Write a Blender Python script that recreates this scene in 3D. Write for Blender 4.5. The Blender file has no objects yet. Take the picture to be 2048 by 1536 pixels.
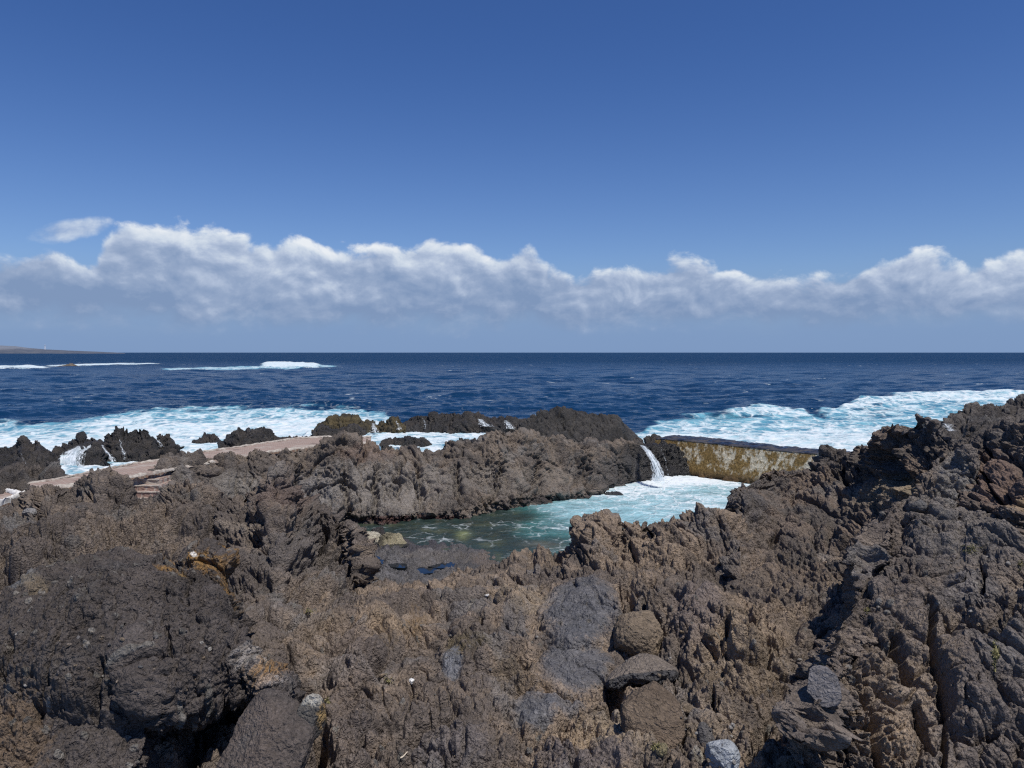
import bpy, bmesh, math, random
import numpy as np
from mathutils import Vector

random.seed(7)
SC = bpy.context.scene
COL = SC.collection
F = 1539.0            # focal length in photo pixels (2048 wide)
HY = 705.0            # horizon row
HC = 7.0              # eye height above the sea
f32 = np.float32

# ------------------------------------------------------------------ helpers
def W(px, py, D):
    """photo position + forward distance -> world point"""
    return np.array([(px - 1024.0) / F * D, D, HC - (py - HY) / F * D])

def tag(o, label=None, cat=None, group=None, kind=None):
    if label: o['label'] = label
    if cat: o['category'] = cat
    if group: o['group'] = group
    if kind: o['kind'] = kind
    return o

def empty(name, loc):
    o = bpy.data.objects.new(name, None)
    o.location = loc
    COL.objects.link(o)
    return o

def mesh_obj(name, verts, faces, mat, parent=None, smooth=True, attrs=None):
    """verts (N,3) array, faces (M,k) array"""
    me = bpy.data.meshes.new(name)
    verts = np.ascontiguousarray(verts, dtype=f32)
    faces = np.ascontiguousarray(faces, dtype=np.int32)
    n, m, k = len(verts), len(faces), faces.shape[1]
    me.vertices.add(n)
    me.vertices.foreach_set('co', verts.ravel())
    me.loops.add(m * k)
    me.loops.foreach_set('vertex_index', faces.ravel())
    me.polygons.add(m)
    me.polygons.foreach_set('loop_start', np.arange(0, m * k, k, dtype=np.int32))
    me.polygons.foreach_set('loop_total', np.full(m, k, dtype=np.int32))
    me.polygons.foreach_set('use_smooth', np.full(m, smooth, dtype=bool))
    me.update(calc_edges=True)
    for key, val in (attrs or {}).items():
        val = np.asarray(val, dtype=f32)
        if val.ndim == 2:
            a = me.attributes.new(key, 'FLOAT_COLOR', 'POINT')
            a.data.foreach_set('color', np.concatenate([val, np.ones((n, 1), f32)], 1).ravel())
        else:
            a = me.attributes.new(key, 'FLOAT', 'POINT')
            a.data.foreach_set('value', val)
    me.materials.append(mat)
    o = bpy.data.objects.new(name, me)
    COL.objects.link(o)
    if parent: o.parent = parent
    return o

def grid_faces(R, C):
    i = np.arange(R * C, dtype=np.int32).reshape(R, C)
    return np.stack([i[:-1, :-1], i[1:, :-1], i[1:, 1:], i[:-1, 1:]], -1).reshape(-1, 4)

def bm_obj(name, bm, mat, parent=None, smooth=False):
    me = bpy.data.meshes.new(name)
    bm.normal_update()
    bm.to_mesh(me); bm.free()
    if smooth:
        for p in me.polygons: p.use_smooth = True
    me.materials.append(mat)
    o = bpy.data.objects.new(name, me)
    COL.objects.link(o)
    if parent: o.parent = parent
    return o

# ------------------------------------------------------------------ noise
_rng = np.random.RandomState(11)
_perm = _rng.permutation(4096).astype(np.int32)
_perm = np.concatenate([_perm, _perm])
_g = _rng.normal(size=(4096, 3)); _g /= np.linalg.norm(_g, axis=1)[:, None]
_G = _g.astype(f32)
_R3 = _rng.rand(4096, 3).astype(f32)

def _hash(ix, iy, iz):
    return _perm[(_perm[(_perm[ix & 4095] + iy) & 4095] + iz) & 4095]

def perlin(p):
    p = p.astype(f32)
    out = np.empty(len(p), f32)
    for s in range(0, len(p), 400000):
        q = p[s:s + 400000]
        fl = np.floor(q); i = fl.astype(np.int32); t = q - fl
        u = t * t * t * (t * (t * 6 - 15) + 10)
        r = 0
        for dx in (0, 1):
            wx = u[:, 0] if dx else 1 - u[:, 0]
            for dy in (0, 1):
                wy = u[:, 1] if dy else 1 - u[:, 1]
                for dz in (0, 1):
                    wz = u[:, 2] if dz else 1 - u[:, 2]
                    g = _G[_hash(i[:, 0] + dx, i[:, 1] + dy, i[:, 2] + dz)]
                    r = r + wx * wy * wz * (g[:, 0] * (t[:, 0] - dx) + g[:, 1] * (t[:, 1] - dy) + g[:, 2] * (t[:, 2] - dz))
        out[s:s + 400000] = r
    return out * 1.6

def fbm(p, octs=4, gain=.5):
    a, r, f, tot = 1.0, 0, 1.0, 0
    for k in range(octs):
        r = r + a * perlin(p * f + 17.3 * k); tot += a
        a *= gain; f *= 2.03
    return r / tot

def worley(p):
    """distance to nearest feature point (2x2x2 search) and a random value of its cell"""
    p = p.astype(f32)
    F1 = np.empty(len(p), f32); ID = np.empty(len(p), f32)
    for s in range(0, len(p), 400000):
        q = p[s:s + 400000]
        b = np.floor(q - .5).astype(np.int32)
        best = np.full(len(q), 9, f32); bid = np.zeros(len(q), f32)
        for dx in (0, 1):
            for dy in (0, 1):
                for dz in (0, 1):
                    c = b + np.array([dx, dy, dz], np.int32)
                    h = _hash(c[:, 0], c[:, 1], c[:, 2])
                    fp = c + .15 + .7 * _R3[h]
                    d = ((fp - q) ** 2).sum(1)
                    m = d < best
                    best = np.where(m, d, best); bid = np.where(m, _R3[(h * 7) & 4095, 0], bid)
        F1[s:s + 400000] = np.sqrt(best); ID[s:s + 400000] = bid
    return F1, ID

def sm(a, b, x):
    t = np.clip((x - a) / (b - a), 0, 1)
    return t * t * (3 - 2 * t)

def stretch(p, v, k):
    """squeeze coordinates along v so that noise gets k times longer that way"""
    v = np.array(v, f32); v /= np.linalg.norm(v)
    return p - (p @ v)[:, None] * v[None] * (1 - 1.0 / k)

def lava_disp(p, seed, big=.28, wl=1.6, octs=7, gain=.53, crack=.25, knob=.03, knobsize=.14, flow=None, flowk=3.5, flowamt=1.0, crease=.5, pit=.7, ysq=1.0):
    """rough clinker lava: rounded clumps with sharp creases, cracks and knobs (metres along the normal)"""
    o = np.array([seed * 7.13, seed * 3.7, seed * 1.9], f32)
    p = p.astype(f32) * np.array([1, ysq, 1], f32) + o
    wv = np.stack([perlin(p * .9 + 31), perlin(p * .9 + 57), perlin(p * .9 + 83)], 1)
    q = p + .35 * wv
    if flow is not None:
        qs = stretch(q, flow, flowk)
        q = q * (1 - flowamt) + qs * flowamt
    d = np.zeros(len(p), f32); a, w = big, wl
    qi = p + .10 * wv
    rough = .55 + .9 * sm(-.25, .35, perlin(p / (wl * 1.1) + 71) + .4 * perlin(p / (wl * .35) + 23))
    for k in range(octs):
        if k == 3: q = qi if flow is None else .45 * q + .55 * qi
        n = perlin(q / w + 13.7 * k)
        if k == 0:
            d += a * n * 1.3
        else:
            bil = np.sqrt(n * n + .0012) * 2.6 - .62
            d += a * (.78 * bil + .25 * n * 1.5) * (rough if k > 2 else 1)
            if k < 5: d -= a * crease * np.exp(-(n / .07) ** 2)
        w /= 2.05; a *= gain
    if crack > 0:
        c = perlin(q / (wl * .62) + 91); m = sm(-.05, .35, perlin(p / (wl * 1.4) + 47))
        d -= crack * np.exp(-(c / .05) ** 2) * m
        c = perlin(qi / (wl * .25) + 191); m = sm(0, .4, perlin(p / (wl * .7) + 147))
        d -= crack * .4 * np.exp(-(c / .07) ** 2) * m
    if knob > 0:
        ks = knobsize
        for g in (1.0, .48, .23):
            f1, idv = worley((qi + .15 * ks * g * wv) / (ks * g) + 5 * g)
            d += knob * g * rough * ((.6 - f1) * 2.0 * (.5 + idv) - pit * sm(.58, .82, f1))
    return d

# albedo palettes (linear)
BROWN = (.098, .074, .056); DARK = (.052, .044, .039); GREY = (.078, .073, .071)
TAN = (.165, .125, .088); PURP = (.082, .064, .060); BLUEG = (.085, .085, .092)
BLACK = (.022, .021, .021); OCHRE = (.19, .135, .07); LICH = (.31, .18, .065); PALE = (.50, .46, .38)

def lava_color(p, px, py, seed, base=(BROWN, DARK, GREY), regions=(), var=.3, peb=0.0, light=2.4):
    o = np.array([seed * 5.1, seed * 2.3, seed * 9.7], f32)
    p = p.astype(f32) + o
    n1 = fbm(p / 1.7, 3); n2 = fbm(p / .45 + 9, 4, .6); n3 = fbm(p / .07 + 3, 3, .7)
    A, B, C = [np.array(b, f32) for b in base]
    t1 = sm(-.25, .3, n1 + .5 * n2)[:, None]; t2 = sm(.05, .4, fbm(p / 1.1 + 40, 4, .6))[:, None]
    c = B * (1 - t1) + A * t1
    c = (c * (1 - .8 * t2) + C * .8 * t2) * light
    for (rx_, ry_, ax, ay, rgb, wgt, nz) in regions:
        r = np.sqrt(((px - rx_) / ax) ** 2 + ((py - ry_) / ay) ** 2)
        m = sm(1.12, .62, r + nz * n2 * 1.0 + nz * 1.1 * n3) * wgt
        if nz >= .8: m = m * sm(-.38, .02, n3 + .6 * n2)
        L_ = light if nz < .8 else 1.0
        c = c * (1 - m[:, None]) + np.array(rgb, f32) * L_ * m[:, None]
    c = c * np.clip(1 + var * n2 + var * .9 * n3, .45, 1.9)[:, None]
    if peb > 0:
        f1, idv = worley(p / .16)
        m = sm(.30, .24, f1) * (idv < peb)
        c = c * (1 - m[:, None]) + np.array((.19, .175, .155), f32) * (.65 + .7 * idv / peb)[:, None] * m[:, None]
    return c

# ------------------------------------------------------------------ lofted rock sheets
def pchip(x, y, xq):
    """monotone cubic through columns: x (K,), y (K,N), xq (M,) -> (M,N)"""
    h = np.diff(x)[:, None]; dl = np.diff(y, axis=0) / h
    K = len(x); m = np.zeros_like(y)
    if K == 2:
        m[0] = dl[0]; m[1] = dl[0]
    else:
        a, b = dl[:-1], dl[1:]
        with np.errstate(divide='ignore', invalid='ignore'):
            hm = np.where(a * b > 0, 2 * a * b / (a + b), 0)
        m[1:-1] = hm; m[0] = dl[0]; m[-1] = dl[-1]
    k = np.clip(np.searchsorted(x, xq, 'right') - 1, 0, K - 2)
    t = ((xq - x[k]) / (x[k + 1] - x[k]))[:, None]; hh = (x[k + 1] - x[k])[:, None]
    return ((2 * t**3 - 3 * t**2 + 1) * y[k] + (t**3 - 2 * t**2 + t) * hh * m[k]
            + (-2 * t**3 + 3 * t**2) * y[k + 1] + (t**3 - t**2) * hh * m[k + 1])

def rowinterp(row, pxs):
    r = sorted(row)
    x = np.array([a[0] for a in r], float)
    return np.interp(pxs, x, [a[1] for a in r]), np.interp(pxs, x, [a[2] for a in r])

def loft(rows, x0, x1, dx=1.7, dy=1.5, backn=14):
    """rows back-to-front, each a list of (px, py, D); first row is the hidden back foot"""
    fx = np.linspace(x0, x1, 4000)
    cy = np.interp(fx, [a[0] for a in sorted(rows[1])], [a[1] for a in sorted(rows[1])])
    sl_ = np.abs(np.gradient(cy, fx)); ker = np.ones(15) / 15
    w_ = np.minimum(np.sqrt(1 + np.convolve(sl_, ker, 'same') ** 2), 5.0) ** .8
    cum = np.concatenate([[0], np.cumsum((w_[1:] + w_[:-1]) / 2)]); cum /= cum[-1]
    C = int((x1 - x0) / dx * w_.mean()) + 2
    pxs = np.interp(np.linspace(0, 1, C), cum, fx)
    PY, DD = [], []
    for r in rows:
        a, b = rowinterp(r, pxs); PY.append(a); DD.append(b)
    PY = np.array(PY); DD = np.array(DD)
    K = len(rows); xs = [0.0]
    q = []
    for k in range(K - 1):
        n = backn if k == 0 else max(5, int(np.percentile(np.abs(PY[k + 1] - PY[k]), 85) / dy))
        q += list(np.linspace(k, k + 1, n, endpoint=False))
    q.append(K - 1); q = np.array(q)
    x = np.arange(K, dtype=float)
    # hidden back foot: straight; the rest: smooth, in world heights so slopes stay sane
    py = np.empty((len(q), C)); d = np.empty((len(q), C))
    fr = q < 1
    t = q[fr][:, None]
    tt = t ** .6
    Z = HC - (PY - HY) / F * DD
    zb = Z[0] * (1 - tt) + Z[1] * tt
    d[fr] = DD[0] * (1 - t) + DD[1] * t
    py[fr] = HY + (HC - zb) * F / d[fr]
    if K > 2:
        py[~fr] = pchip(x[1:], PY[1:], q[~fr]); d[~fr] = pchip(x[1:], DD[1:], q[~fr])
    else:
        py[~fr] = PY[1]; d[~fr] = DD[1]
    PX = np.broadcast_to(pxs, py.shape)
    P = np.stack([(PX - 1024) / F * d, d, HC - (py - HY) / F * d], -1)
    return P, PX, py

def normals(P, it=6):
    S = P.copy()
    for _ in range(it):
        S[1:-1] = (S[:-2] + 2 * S[1:-1] + S[2:]) / 4
        S[:, 1:-1] = (S[:, :-2] + 2 * S[:, 1:-1] + S[:, 2:]) / 4
    du = np.gradient(S, axis=0); dv = np.gradient(S, axis=1)
    n = np.cross(du, dv)
    l = np.linalg.norm(n, axis=-1, keepdims=True); l[l < 1e-9] = 1
    n = n / l
    # rows run back -> front (towards viewer), columns left -> right : du x dv points up/out
    return n * (1.0 if (n[..., 2] - n[..., 1] * .8).sum() > 0 else -1.0)

def seg_dist(px, py, line):
    d = np.full(px.shape, 1e9)
    for (a, b) in zip(line[:-1], line[1:]):
        ax, ay = a[0], a[1]; bx, by = b[0], b[1]
        L = (bx - ax) ** 2 + (by - ay) ** 2
        t = np.clip(((px - ax) * (bx - ax) + (py - ay) * (by - ay)) / max(L, 1e-6), 0, 1)
        d = np.minimum(d, np.hypot(px - ax - t * (bx - ax), py - ay - t * (by - ay)))
    return d

def rock_sheet(name, rows, x0, x1, seed, mat, disp={}, color={}, dx=1.7, dy=1.5, cuts=(), bumps=(), wet=(), wetall=0.0,
               smoothpatch=(), parent=None, post=None, backn=50, tilt=0.0):
    P, PX, PY = loft(rows, x0, x1, dx, dy, backn)
    R, C = PX.shape
    N = normals(P)
    px, py = PX.ravel().astype(f32), PY.ravel().astype(f32)
    p = P.reshape(-1, 3); n = N.reshape(-1, 3)
    # noise-wobbled photo coordinates so that hand placed features have natural edges
    wob = fbm(p.astype(f32) / .5 + 77, 3, .6); wob2 = fbm(p.astype(f32) / .5 + 177, 3, .6); wob3 = fbm(p.astype(f32) / .13 + 277, 3, .6)
    if tilt: 
        n = n + tilt * np.array([-p[:, 0], -p[:, 1], 0 * p[:, 1]]).T / np.linalg.norm(p[:, :2], axis=1)[:, None]
        n /= np.linalg.norm(n, axis=1)[:, None]
    d = np.zeros(len(p), f32)
    for (bx, by, ax, ay, h) in bumps:
        r = np.sqrt(((px - bx + 14 * wob) / ax) ** 2 + ((py - by + 14 * wob2) / ay) ** 2)
        d += h * np.clip(1 - r ** 2, 0, 1) ** .75
    amp = np.ones(len(p), f32)
    for (bx, by, ax, ay, k) in smoothpatch:
        r = np.sqrt(((px - bx) / ax) ** 2 + ((py - by) / ay) ** 2)
        amp *= 1 - (1 - k) * sm(1.15, .75, r + .35 * wob)
    d0 = lava_disp(p + n * d[:, None], seed, **disp)
    pb = color.get('peb', 0)
    if pb > 0:
        f1, idv = worley((p.astype(f32) + np.array([seed * 5.1, seed * 2.3, seed * 9.7], f32)) / .16)
        d0 += .045 * np.sqrt(np.clip(1 - (f1 / .33) ** 2, 0, 1)) * (idv < pb)
    d += d0 * amp
    pp = p + n * d[:, None]
    for (line, wd, dep, dirv) in cuts:
        ds = seg_dist(px + 16 * wob + 7 * wob3, py + 16 * wob2 + 7 * wob3, line)
        m = np.clip(1 - ds / (wd * (1.15 + .9 * wob3)), 0, 1) ** 1.15
        pp = pp - n * (m * dep)[:, None]
    if post is not None: pp = post(pp, px, py)
    c = lava_color(p, px, py, seed, **color)
    w = np.full(len(p), wetall, f32)
    for (bx, by, ax, ay, k) in wet:
        r = np.sqrt(((px - bx) / ax) ** 2 + ((py - by) / ay) ** 2)
        w = np.maximum(w, k * sm(1.15, .7, r + .3 * wob))
    return mesh_obj(name, pp, grid_faces(R, C), mat, parent, attrs={'Col': c, 'wet': w})

# ------------------------------------------------------------------ materials
def new_mat(name):
    m = bpy.data.materials.new(name); m.use_nodes = True
    nt = m.node_tree; nt.nodes.clear()
    return m, nt, nt.nodes, nt.links

class NB:
    """tiny node builder"""
    def __init__(s, nt): s.nt, s.n, s.l = nt, nt.nodes, nt.links
    def put(s, sock, v):
        if v is None: return
        if isinstance(v, bpy.types.NodeSocket): s.l.new(v, sock)
        else: sock.default_value = v
    def math(s, op, a, b=None, c=None, clamp=False):
        x = s.n.new('ShaderNodeMath'); x.operation = op; x.use_clamp = clamp
        s.put(x.inputs[0], a); s.put(x.inputs[1], b); s.put(x.inputs[2], c)
        return x.outputs[0]
    def vmath(s, op, a, b=None, scale=None):
        x = s.n.new('ShaderNodeVectorMath'); x.operation = op
        s.put(x.inputs[0], a); s.put(x.inputs[1], b)
        if scale is not None: s.put(x.inputs['Scale'], scale)
        return x.outputs['Value'] if op in ('LENGTH', 'DOT_PRODUCT', 'DISTANCE') else x.outputs['Vector']
    def noise(s, vec, scale, detail=4, rough=.5, dist=0.0, dim='3D'):
        x = s.n.new('ShaderNodeTexNoise'); x.noise_dimensions = dim
        s.put(x.inputs['Vector'], vec); s.put(x.inputs['Scale'], scale); s.put(x.inputs['Detail'], detail)
        s.put(x.inputs['Roughness'], rough); s.put(x.inputs['Distortion'], dist)
        return x.outputs['Fac']
    def voronoi(s, vec, scale, feat='F1', smooth=None):
        x = s.n.new('ShaderNodeTexVoronoi'); x.feature = feat
        s.put(x.inputs['Vector'], vec); s.put(x.inputs['Scale'], scale)
        return x.outputs['Distance']
    def maprange(s, v, a, b, c=0.0, d=1.0, smooth=True):
        x = s.n.new('ShaderNodeMapRange'); x.interpolation_type = 'SMOOTHSTEP' if smooth else 'LINEAR'
        s.put(x.inputs['Value'], v); s.put(x.inputs['From Min'], a); s.put(x.inputs['From Max'], b)
        s.put(x.inputs['To Min'], c); s.put(x.inputs['To Max'], d)
        return x.outputs['Result']
    def mix(s, f, a, b, blend='MIX'):
        x = s.n.new('ShaderNodeMix'); x.data_type = 'RGBA'; x.blend_type = blend
        s.put(x.inputs['Factor'], f)
        s.put(x.inputs['A'] if False else x.inputs[6], a); s.put(x.inputs[7], b)
        return x.outputs[2]
    def attr(s, name, out='Fac'):
        x = s.n.new('ShaderNodeAttribute'); x.attribute_name = name
        return x.outputs[out]
    def pos(s):
        return s.n.new('ShaderNodeNewGeometry').outputs['Position']
    def mapping(s, v, scale=(1, 1, 1), loc=(0, 0, 0)):
        x = s.n.new('ShaderNodeMapping'); s.put(x.inputs['Vector'], v)
        x.inputs['Scale'].default_value = scale; x.inputs['Location'].default_value = loc
        return x.outputs[0]
    def bump(s, h, strength=.5, dist=.02, normal=None):
        x = s.n.new('ShaderNodeBump'); s.put(x.inputs['Height'], h)
        s.put(x.inputs['Strength'], strength); s.put(x.inputs['Distance'], dist)
        if normal is not None: s.put(x.inputs['Normal'], normal)
        return x.outputs[0]
    def principled(s, **k):
        x = s.n.new('ShaderNodeBsdfPrincipled')
        for kk, v in k.items(): s.put(x.inputs[kk.replace('_', ' ')], v)
        return x.outputs[0]
    def out(s, sh):
        o = s.n.new('ShaderNodeOutputMaterial'); s.l.new(sh, o.inputs['Surface'])

def rgba(c): return (c[0], c[1], c[2], 1.0)

def n_color(b, v, scale):
    x = b.n.new('ShaderNodeTexNoise'); b.put(x.inputs['Vector'], v); x.inputs['Scale'].default_value = scale
    x.inputs['Detail'].default_value = 3
    return x.outputs['Color']

def make_rock_mat(name='lava_rock', tint=None):
    m, nt, n, l = new_mat(name); b = NB(nt)
    p = b.pos()
    fine = b.noise(p, 55, 6, .75); mid = b.noise(p, 14, 5, .65)
    col = b.attr('Col', 'Color'); wet = b.attr('wet')
    f = b.math('MULTIPLY', b.maprange(fine, .25, .75, .72, 1.28, False), b.maprange(mid, .25, .75, .8, 1.2, False))
    c = b.mix(1.0, col, f, 'MULTIPLY')
    c = b.mix(b.math('MULTIPLY', wet, .45), c, (.006, .006, .0065, 1))
    pv = b.vmath('ADD', p, b.vmath('SCALE', b.vmath('SUBTRACT', n_color(b, p, 9), (.5, .5, .5)), scale=.08))
    g1 = b.voronoi(pv, 20); g2 = b.voronoi(pv, 47)
    h = b.math('ADD', b.math('MULTIPLY', fine, .4), mid)
    h = b.math('SUBTRACT', h, b.math('ADD', b.math('MULTIPLY', g1, .75), b.math('MULTIPLY', g2, .35)))
    nb = b.bump(h, 1.0, .055)
    c = b.mix(1.0, c, b.maprange(b.noise(pv, 28, 4, .7), .3, .7, .74, 1.26, False), 'MULTIPLY')
    r = b.maprange(wet, 0, 1, .95, .28, False)
    s = b.maprange(wet, 0, 1, .12, .5, False)
    b.out(b.principled(Base_Color=c, Roughness=r, Specular_IOR_Level=s, Normal=nb))
    return m
ROCK = make_rock_mat()

def simple_mat(name, color, rough=.8, nscale=20, var=.25, bump=.3, bdist=.01, spec=.3, color2=None, big=None):
    m, nt, n, l = new_mat(name); b = NB(nt)
    p = b.pos()
    nz = b.noise(p, nscale, 6, .65)
    c = b.mix(b.maprange(nz, .3, .7, 0, 1), rgba([x * (1 - var) for x in color]), rgba([x * (1 + var) for x in (color2 or color)]))
    if big: c = b.mix(b.maprange(b.noise(p, big[0], 5, .6), .45, .65), c, rgba(big[1]))
    b.out(b.principled(Base_Color=c, Roughness=rough, Specular_IOR_Level=spec, Normal=b.bump(nz, bump, bdist)))
    return m

def make_sea_mat():
    m, nt, n, l = new_mat('sea_water'); b = NB(nt)
    p = b.pos()
    foam = b.attr('foam'); aqua = b.attr('aqua')
    # aerated water and lacy foam
    warp = b.vmath('SCALE', b.vmath('SUBTRACT', n_color(b, p, .35), (.5, .5, .5)), scale=2.2)
    pw = b.vmath('ADD', b.mapping(p, (1, .8, 1)), warp)
    f1 = b.noise(pw, .35, 8, .62); 
    ve = b.voronoi(pw, .55, 'DISTANCE_TO_EDGE'); ve2 = b.voronoi(pw, 1.7, 'DISTANCE_TO_EDGE')
    lace = b.math('ADD', b.maprange(ve, 0, .22, .32, 0), b.maprange(ve2, 0, .25, .16, 0))
    pat = b.math('ADD', f1, lace)
    th = b.math('ADD', b.math('MULTIPLY', foam, 1.15), b.math('SUBTRACT', pat, 1.06))
    ff = b.maprange(th, -.12, .52)
    aq = b.maprange(b.math('ADD', b.math('MULTIPLY', aqua, 1.2), b.math('SUBTRACT', f1, .95)), -.1, .3)
    # whitecap specks far out
    pc = b.mapping(p, (.055, .11, 1))
    caps = b.math('MULTIPLY', b.maprange(b.noise(pc, 1.0, 3, .5), .56, .66), b.maprange(b.noise(b.mapping(p, (.35, .5, 1)), 1.0, 4, .6), .60, .66))
    caps = b.math('MULTIPLY', caps, b.attr('caps'))
    # colours
    dn = b.noise(b.mapping(p, (.012, .03, 1)), 1.0, 3, .5)
    deep = b.mix(b.maprange(dn, .35, .65), (.0026, .0235, .064, 1), (.0037, .030, .079, 1))
    aqc = b.mix(b.maprange(f1, .3, .7), (.045, .20, .30, 1), (.17, .44, .52, 1))
    c = b.mix(aq, deep, aqc)
    fall = b.math('MAXIMUM', ff, b.math('MULTIPLY', caps, .7))
    fcol = b.mix(b.maprange(b.noise(pw, 1.3, 6, .65), .3, .65), (.42, .58, .63, 1), (.70, .735, .745, 1))
    c = b.mix(fall, c, fcol)
    # ripples
    r1 = b.noise(b.mapping(p, (1, 1.5, 1)), 1.4, 4, .6); r2 = b.noise(b.mapping(p, (1, 1.6, 1)), .33, 4, .6)
    h = b.math('ADD', b.math('MULTIPLY', r1, .18), b.math('MULTIPLY', r2, .55))
    h = b.math('ADD', h, b.math('MULTIPLY', fall, .12))
    nb = b.bump(h, 1.0, 1.0)
    farf = b.attr('far')
    rough = b.maprange(fall, 0, 1, b.maprange(farf, 0, 1, .14, .45, False), .9, False)
    spec = b.maprange(fall, 0, 1, b.maprange(farf, 0, 1, .28, .11, False), .05, False)
    b.out(b.principled(Base_Color=c, Roughness=rough, Specular_IOR_Level=spec, IOR=1.33, Normal=nb))
    return m

def n_color(b, v, scale):
    x = b.n.new('ShaderNodeTexNoise'); b.put(x.inputs['Vector'], v); x.inputs['Scale'].default_value = scale
    x.inputs['Detail'].default_value = 3
    return x.outputs['Color']

def make_pool_mat():
    m, nt, n, l = new_mat('pool_water'); b = NB(nt)
    p = b.pos()
    foam = b.attr('foam'); col = b.attr('Col', 'Color')
    warp = b.vmath('SCALE', b.vmath('SUBTRACT', n_color(b, p, .9), (.5, .5, .5)), scale=1.3)
    pw = b.vmath('ADD', p, warp)
    f1 = b.noise(pw, 1.1, 8, .62)
    ve = b.voronoi(pw, 1.3, 'DISTANCE_TO_EDGE'); ve2 = b.voronoi(pw, 3.3, 'DISTANCE_TO_EDGE')
    lace = b.math('ADD', b.maprange(ve, 0, .12, .26, 0), b.maprange(ve2, 0, .16, .12, 0))
    th = b.math('ADD', b.math('MULTIPLY', foam, 1.15), b.math('SUBTRACT', b.math('ADD', f1, lace), 1.06))
    ff = b.maprange(th, -.12, .52)
    cv = b.mix(1.0, col, b.maprange(b.noise(pw, .8, 5, .6), .25, .75, .6, 1.4, False), 'MULTIPLY')
    c = b.mix(ff, cv, (.68, .73, .74, 1))
    h = b.math('ADD', b.math('MULTIPLY', b.noise(p, 2.2, 4, .6), .16), b.math('MULTIPLY', ff, .05))
    nb = b.bump(h, 1.0, 1.0)
    b.out(b.principled(Base_Color=c, Roughness=b.maprange(ff, 0, 1, .1, .9, False), Specular_IOR_Level=b.maprange(ff, 0, 1, .4, .1, False), IOR=1.33, Normal=nb))
    return m

def make_spray_mat():
    """falling white water: streaks of foam with gaps"""
    m, nt, n, l = new_mat('white_water'); b = NB(nt)
    al = b.attr('along'); ac = b.attr('across'); ed = b.attr('dens')
    cmb = n.new('ShaderNodeCombineXYZ'); b.put(cmb.inputs[0], ac); b.put(cmb.inputs[1], al)
    st = b.noise(b.mapping(cmb.outputs[0], (9, 1.6, 1)), 1.0, 6, .65)
    st2 = b.noise(b.mapping(cmb.outputs[0], (4, 3, 1)), 2.0, 5, .6)
    a = b.maprange(b.math('ADD', b.math('ADD', b.math('MULTIPLY', st, .9), b.math('MULTIPLY', st2, .5)), b.math('SUBTRACT', ed, 1.42)), -.06, .18)
    c = b.mix(b.maprange(st, .35, .65), (.42, .52, .56, 1), (.70, .73, .75, 1))
    pr = b.principled(Base_Color=c, Roughness=.7, Specular_IOR_Level=.25, Normal=b.bump(st, .6, .03))
    tr = n.new('ShaderNodeBsdfTransparent')
    mx = n.new('ShaderNodeMixShader'); b.put(mx.inputs[0], a); l.new(tr.outputs[0], mx.inputs[1]); l.new(pr, mx.inputs[2])
    b.out(mx.outputs[0])
    return m
SEA = make_sea_mat(); POOL = make_pool_mat(); SPRAY = make_spray_mat()

# ------------------------------------------------------------------ camera, light, sky
cam = bpy.data.cameras.new('camera'); cam.sensor_width = 36; cam.lens = 36 * F / 2048
cam.shift_y = -(768 - HY) / 2048; cam.clip_start = .1; cam.clip_end = 120000
co = bpy.data.objects.new('camera', cam); COL.objects.link(co)
co.location = (0, 0, HC); co.rotation_euler = (math.pi / 2, 0, 0)
SC.camera = co
SC.cycles.use_denoising = False
SC.cycles.filter_width = 1.25

SUN_EL, SUN_AZ = math.radians(64), math.radians(138)   # azimuth clockwise from the view direction
sd = Vector((math.cos(SUN_EL) * math.sin(SUN_AZ), math.cos(SUN_EL) * math.cos(SUN_AZ), math.sin(SUN_EL)))
sl = bpy.data.lights.new('sun', 'SUN'); sl.energy = 4.2; sl.angle = math.radians(.5); sl.color = (1, .95, .88)
so = bpy.data.objects.new('sun', sl); COL.objects.link(so)
so.rotation_euler = sd.to_track_quat('Z', 'Y').to_euler(); so.location = (30, -20, 60)

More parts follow.
